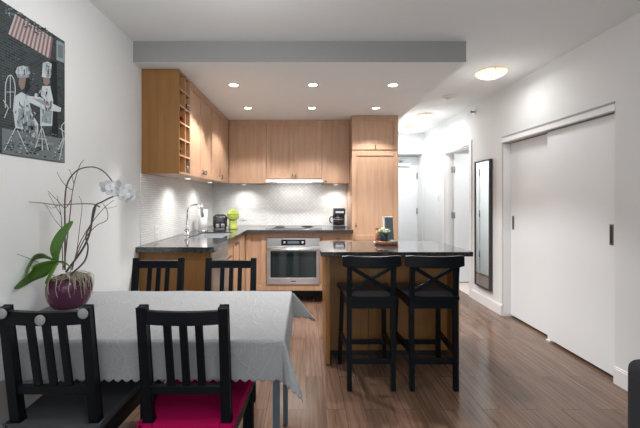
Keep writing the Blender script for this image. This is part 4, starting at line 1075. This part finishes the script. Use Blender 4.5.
twigs([([q(72, 270, -0.02), q(78, 248, -0.03), q(84, 235, -0.04), q(94, 220, -0.05), q(104, 208, -0.05), q(114, 200, -0.05)], 0.0022, 0.0010), ([q(74, 262, 0.0), q(84, 240, 0.0), q(96, 226, -0.01), q(107, 220, -0.02), q(107, 210, -0.02), q(103, 204, -0.02)], 0.0022, 0.0010), ([q(104, 208, -0.05), q(110, 208, -0.04), q(117, 206, -0.04)], 0.0012, 0.0007)], 'bare_twig', M['twig'])
twigs([([q(70, 272, -0.01), q(76, 255, 0.01), q(80, 225, 0.02), q(82, 205, 0.02), q(79, 196, 0.02)], 0.0016, 0.0008), ([q(17, 254, -0.02), q(28, 258, -0.03), q(42, 264, -0.03), q(52, 268, -0.02)], 0.0008, 0.0014)], 'bare_twig', M['twig'])
def blossom(c, sc, tilt):
    m = MB()
    R = Matrix.Translation(c) @ Matrix.Rotation(tilt[0], 4, 'Z') @ Matrix.Rotation(tilt[1], 4, 'X')
    for k in range(5):
        a = k*2*pi/5+0.3
        big = 1.15 if k in (1, 4, 0) else 0.9
        T = R @ Matrix.Rotation(a, 4, 'Y')
        tb = bmesh.new(); bmesh.ops.create_uvsphere(tb, u_segments=12, v_segments=8, radius=1)
        for v in tb.verts:
            v.co = Vector((v.co.x*0.020*sc*big, v.co.y*0.003*sc-0.004*v.co.x**2*sc, v.co.z*0.024*sc*big+0.022*sc))
        m._merge(tb, True, T)
    m.ball(c+Vector((0, -0.008*sc, 0)), 0.008*sc, 1, 1, 1.2, 8)
    m.build('blossom', M['petal'], t)
for x, y, dy, sc, tl in ((107, 187, -0.05, 0.80, (0.2, 0.2)), (113, 190, -0.075, 0.85, (0.5, -0.2)), (120, 188, -0.06, 0.85, (-0.4, 0.3)), (127, 192, -0.08, 0.85, (0.3, 0.0)), (130, 198, -0.07, 0.75, (-0.3, -0.5)), (116, 186, -0.04, 0.75, (0.9, 0.4)), (124, 196, -0.10, 0.65, (0.1, -0.2))):
    blossom(q(x, y, dy), sc, tl)

# ------------------------------------------------------------------ sofa at the right edge
t = thing('sofa', 'dark charcoal upholstered sofa at the right edge of the picture', 'sofa', (0, 0, 0))
G = M['sofa']
m = MB(); m.box((1.385, 1.36, 0.06), (2.20, 1.585, 0.655), 0.05, 5, smooth=True); m.build('armrest', G, t)
m = MB(); m.box((1.385, -0.625, 0.06), (2.20, -0.40, 0.655), 0.05, 5, smooth=True); m.build('armrest', G, t)
m = MB(); m.box((1.43, -0.40, 0.08), (2.20, 1.36, 0.30), 0.02); m.build('base', G, t)
m = MB(); m.box((1.97, -0.40, 0.30), (2.20, 1.36, 0.80), 0.05, 4, smooth=True); m.build('backrest', G, t)
for k in range(2):
    m = MB(); m.box((1.42, -0.395+k*0.877, 0.30), (1.965, 0.477+k*0.877, 0.44), 0.04, 4, smooth=True); m.build('seat_cushion', G, t)
for xx in (1.47, 2.13):
    for yy in (-0.52, 1.50):
        m = MB(); m.lathe([(0, 0), (0.02, 0), (0.026, 0.062), (0, 0.062)], (xx, yy, 0), 12); m.build('foot', M['black_plastic'], t)
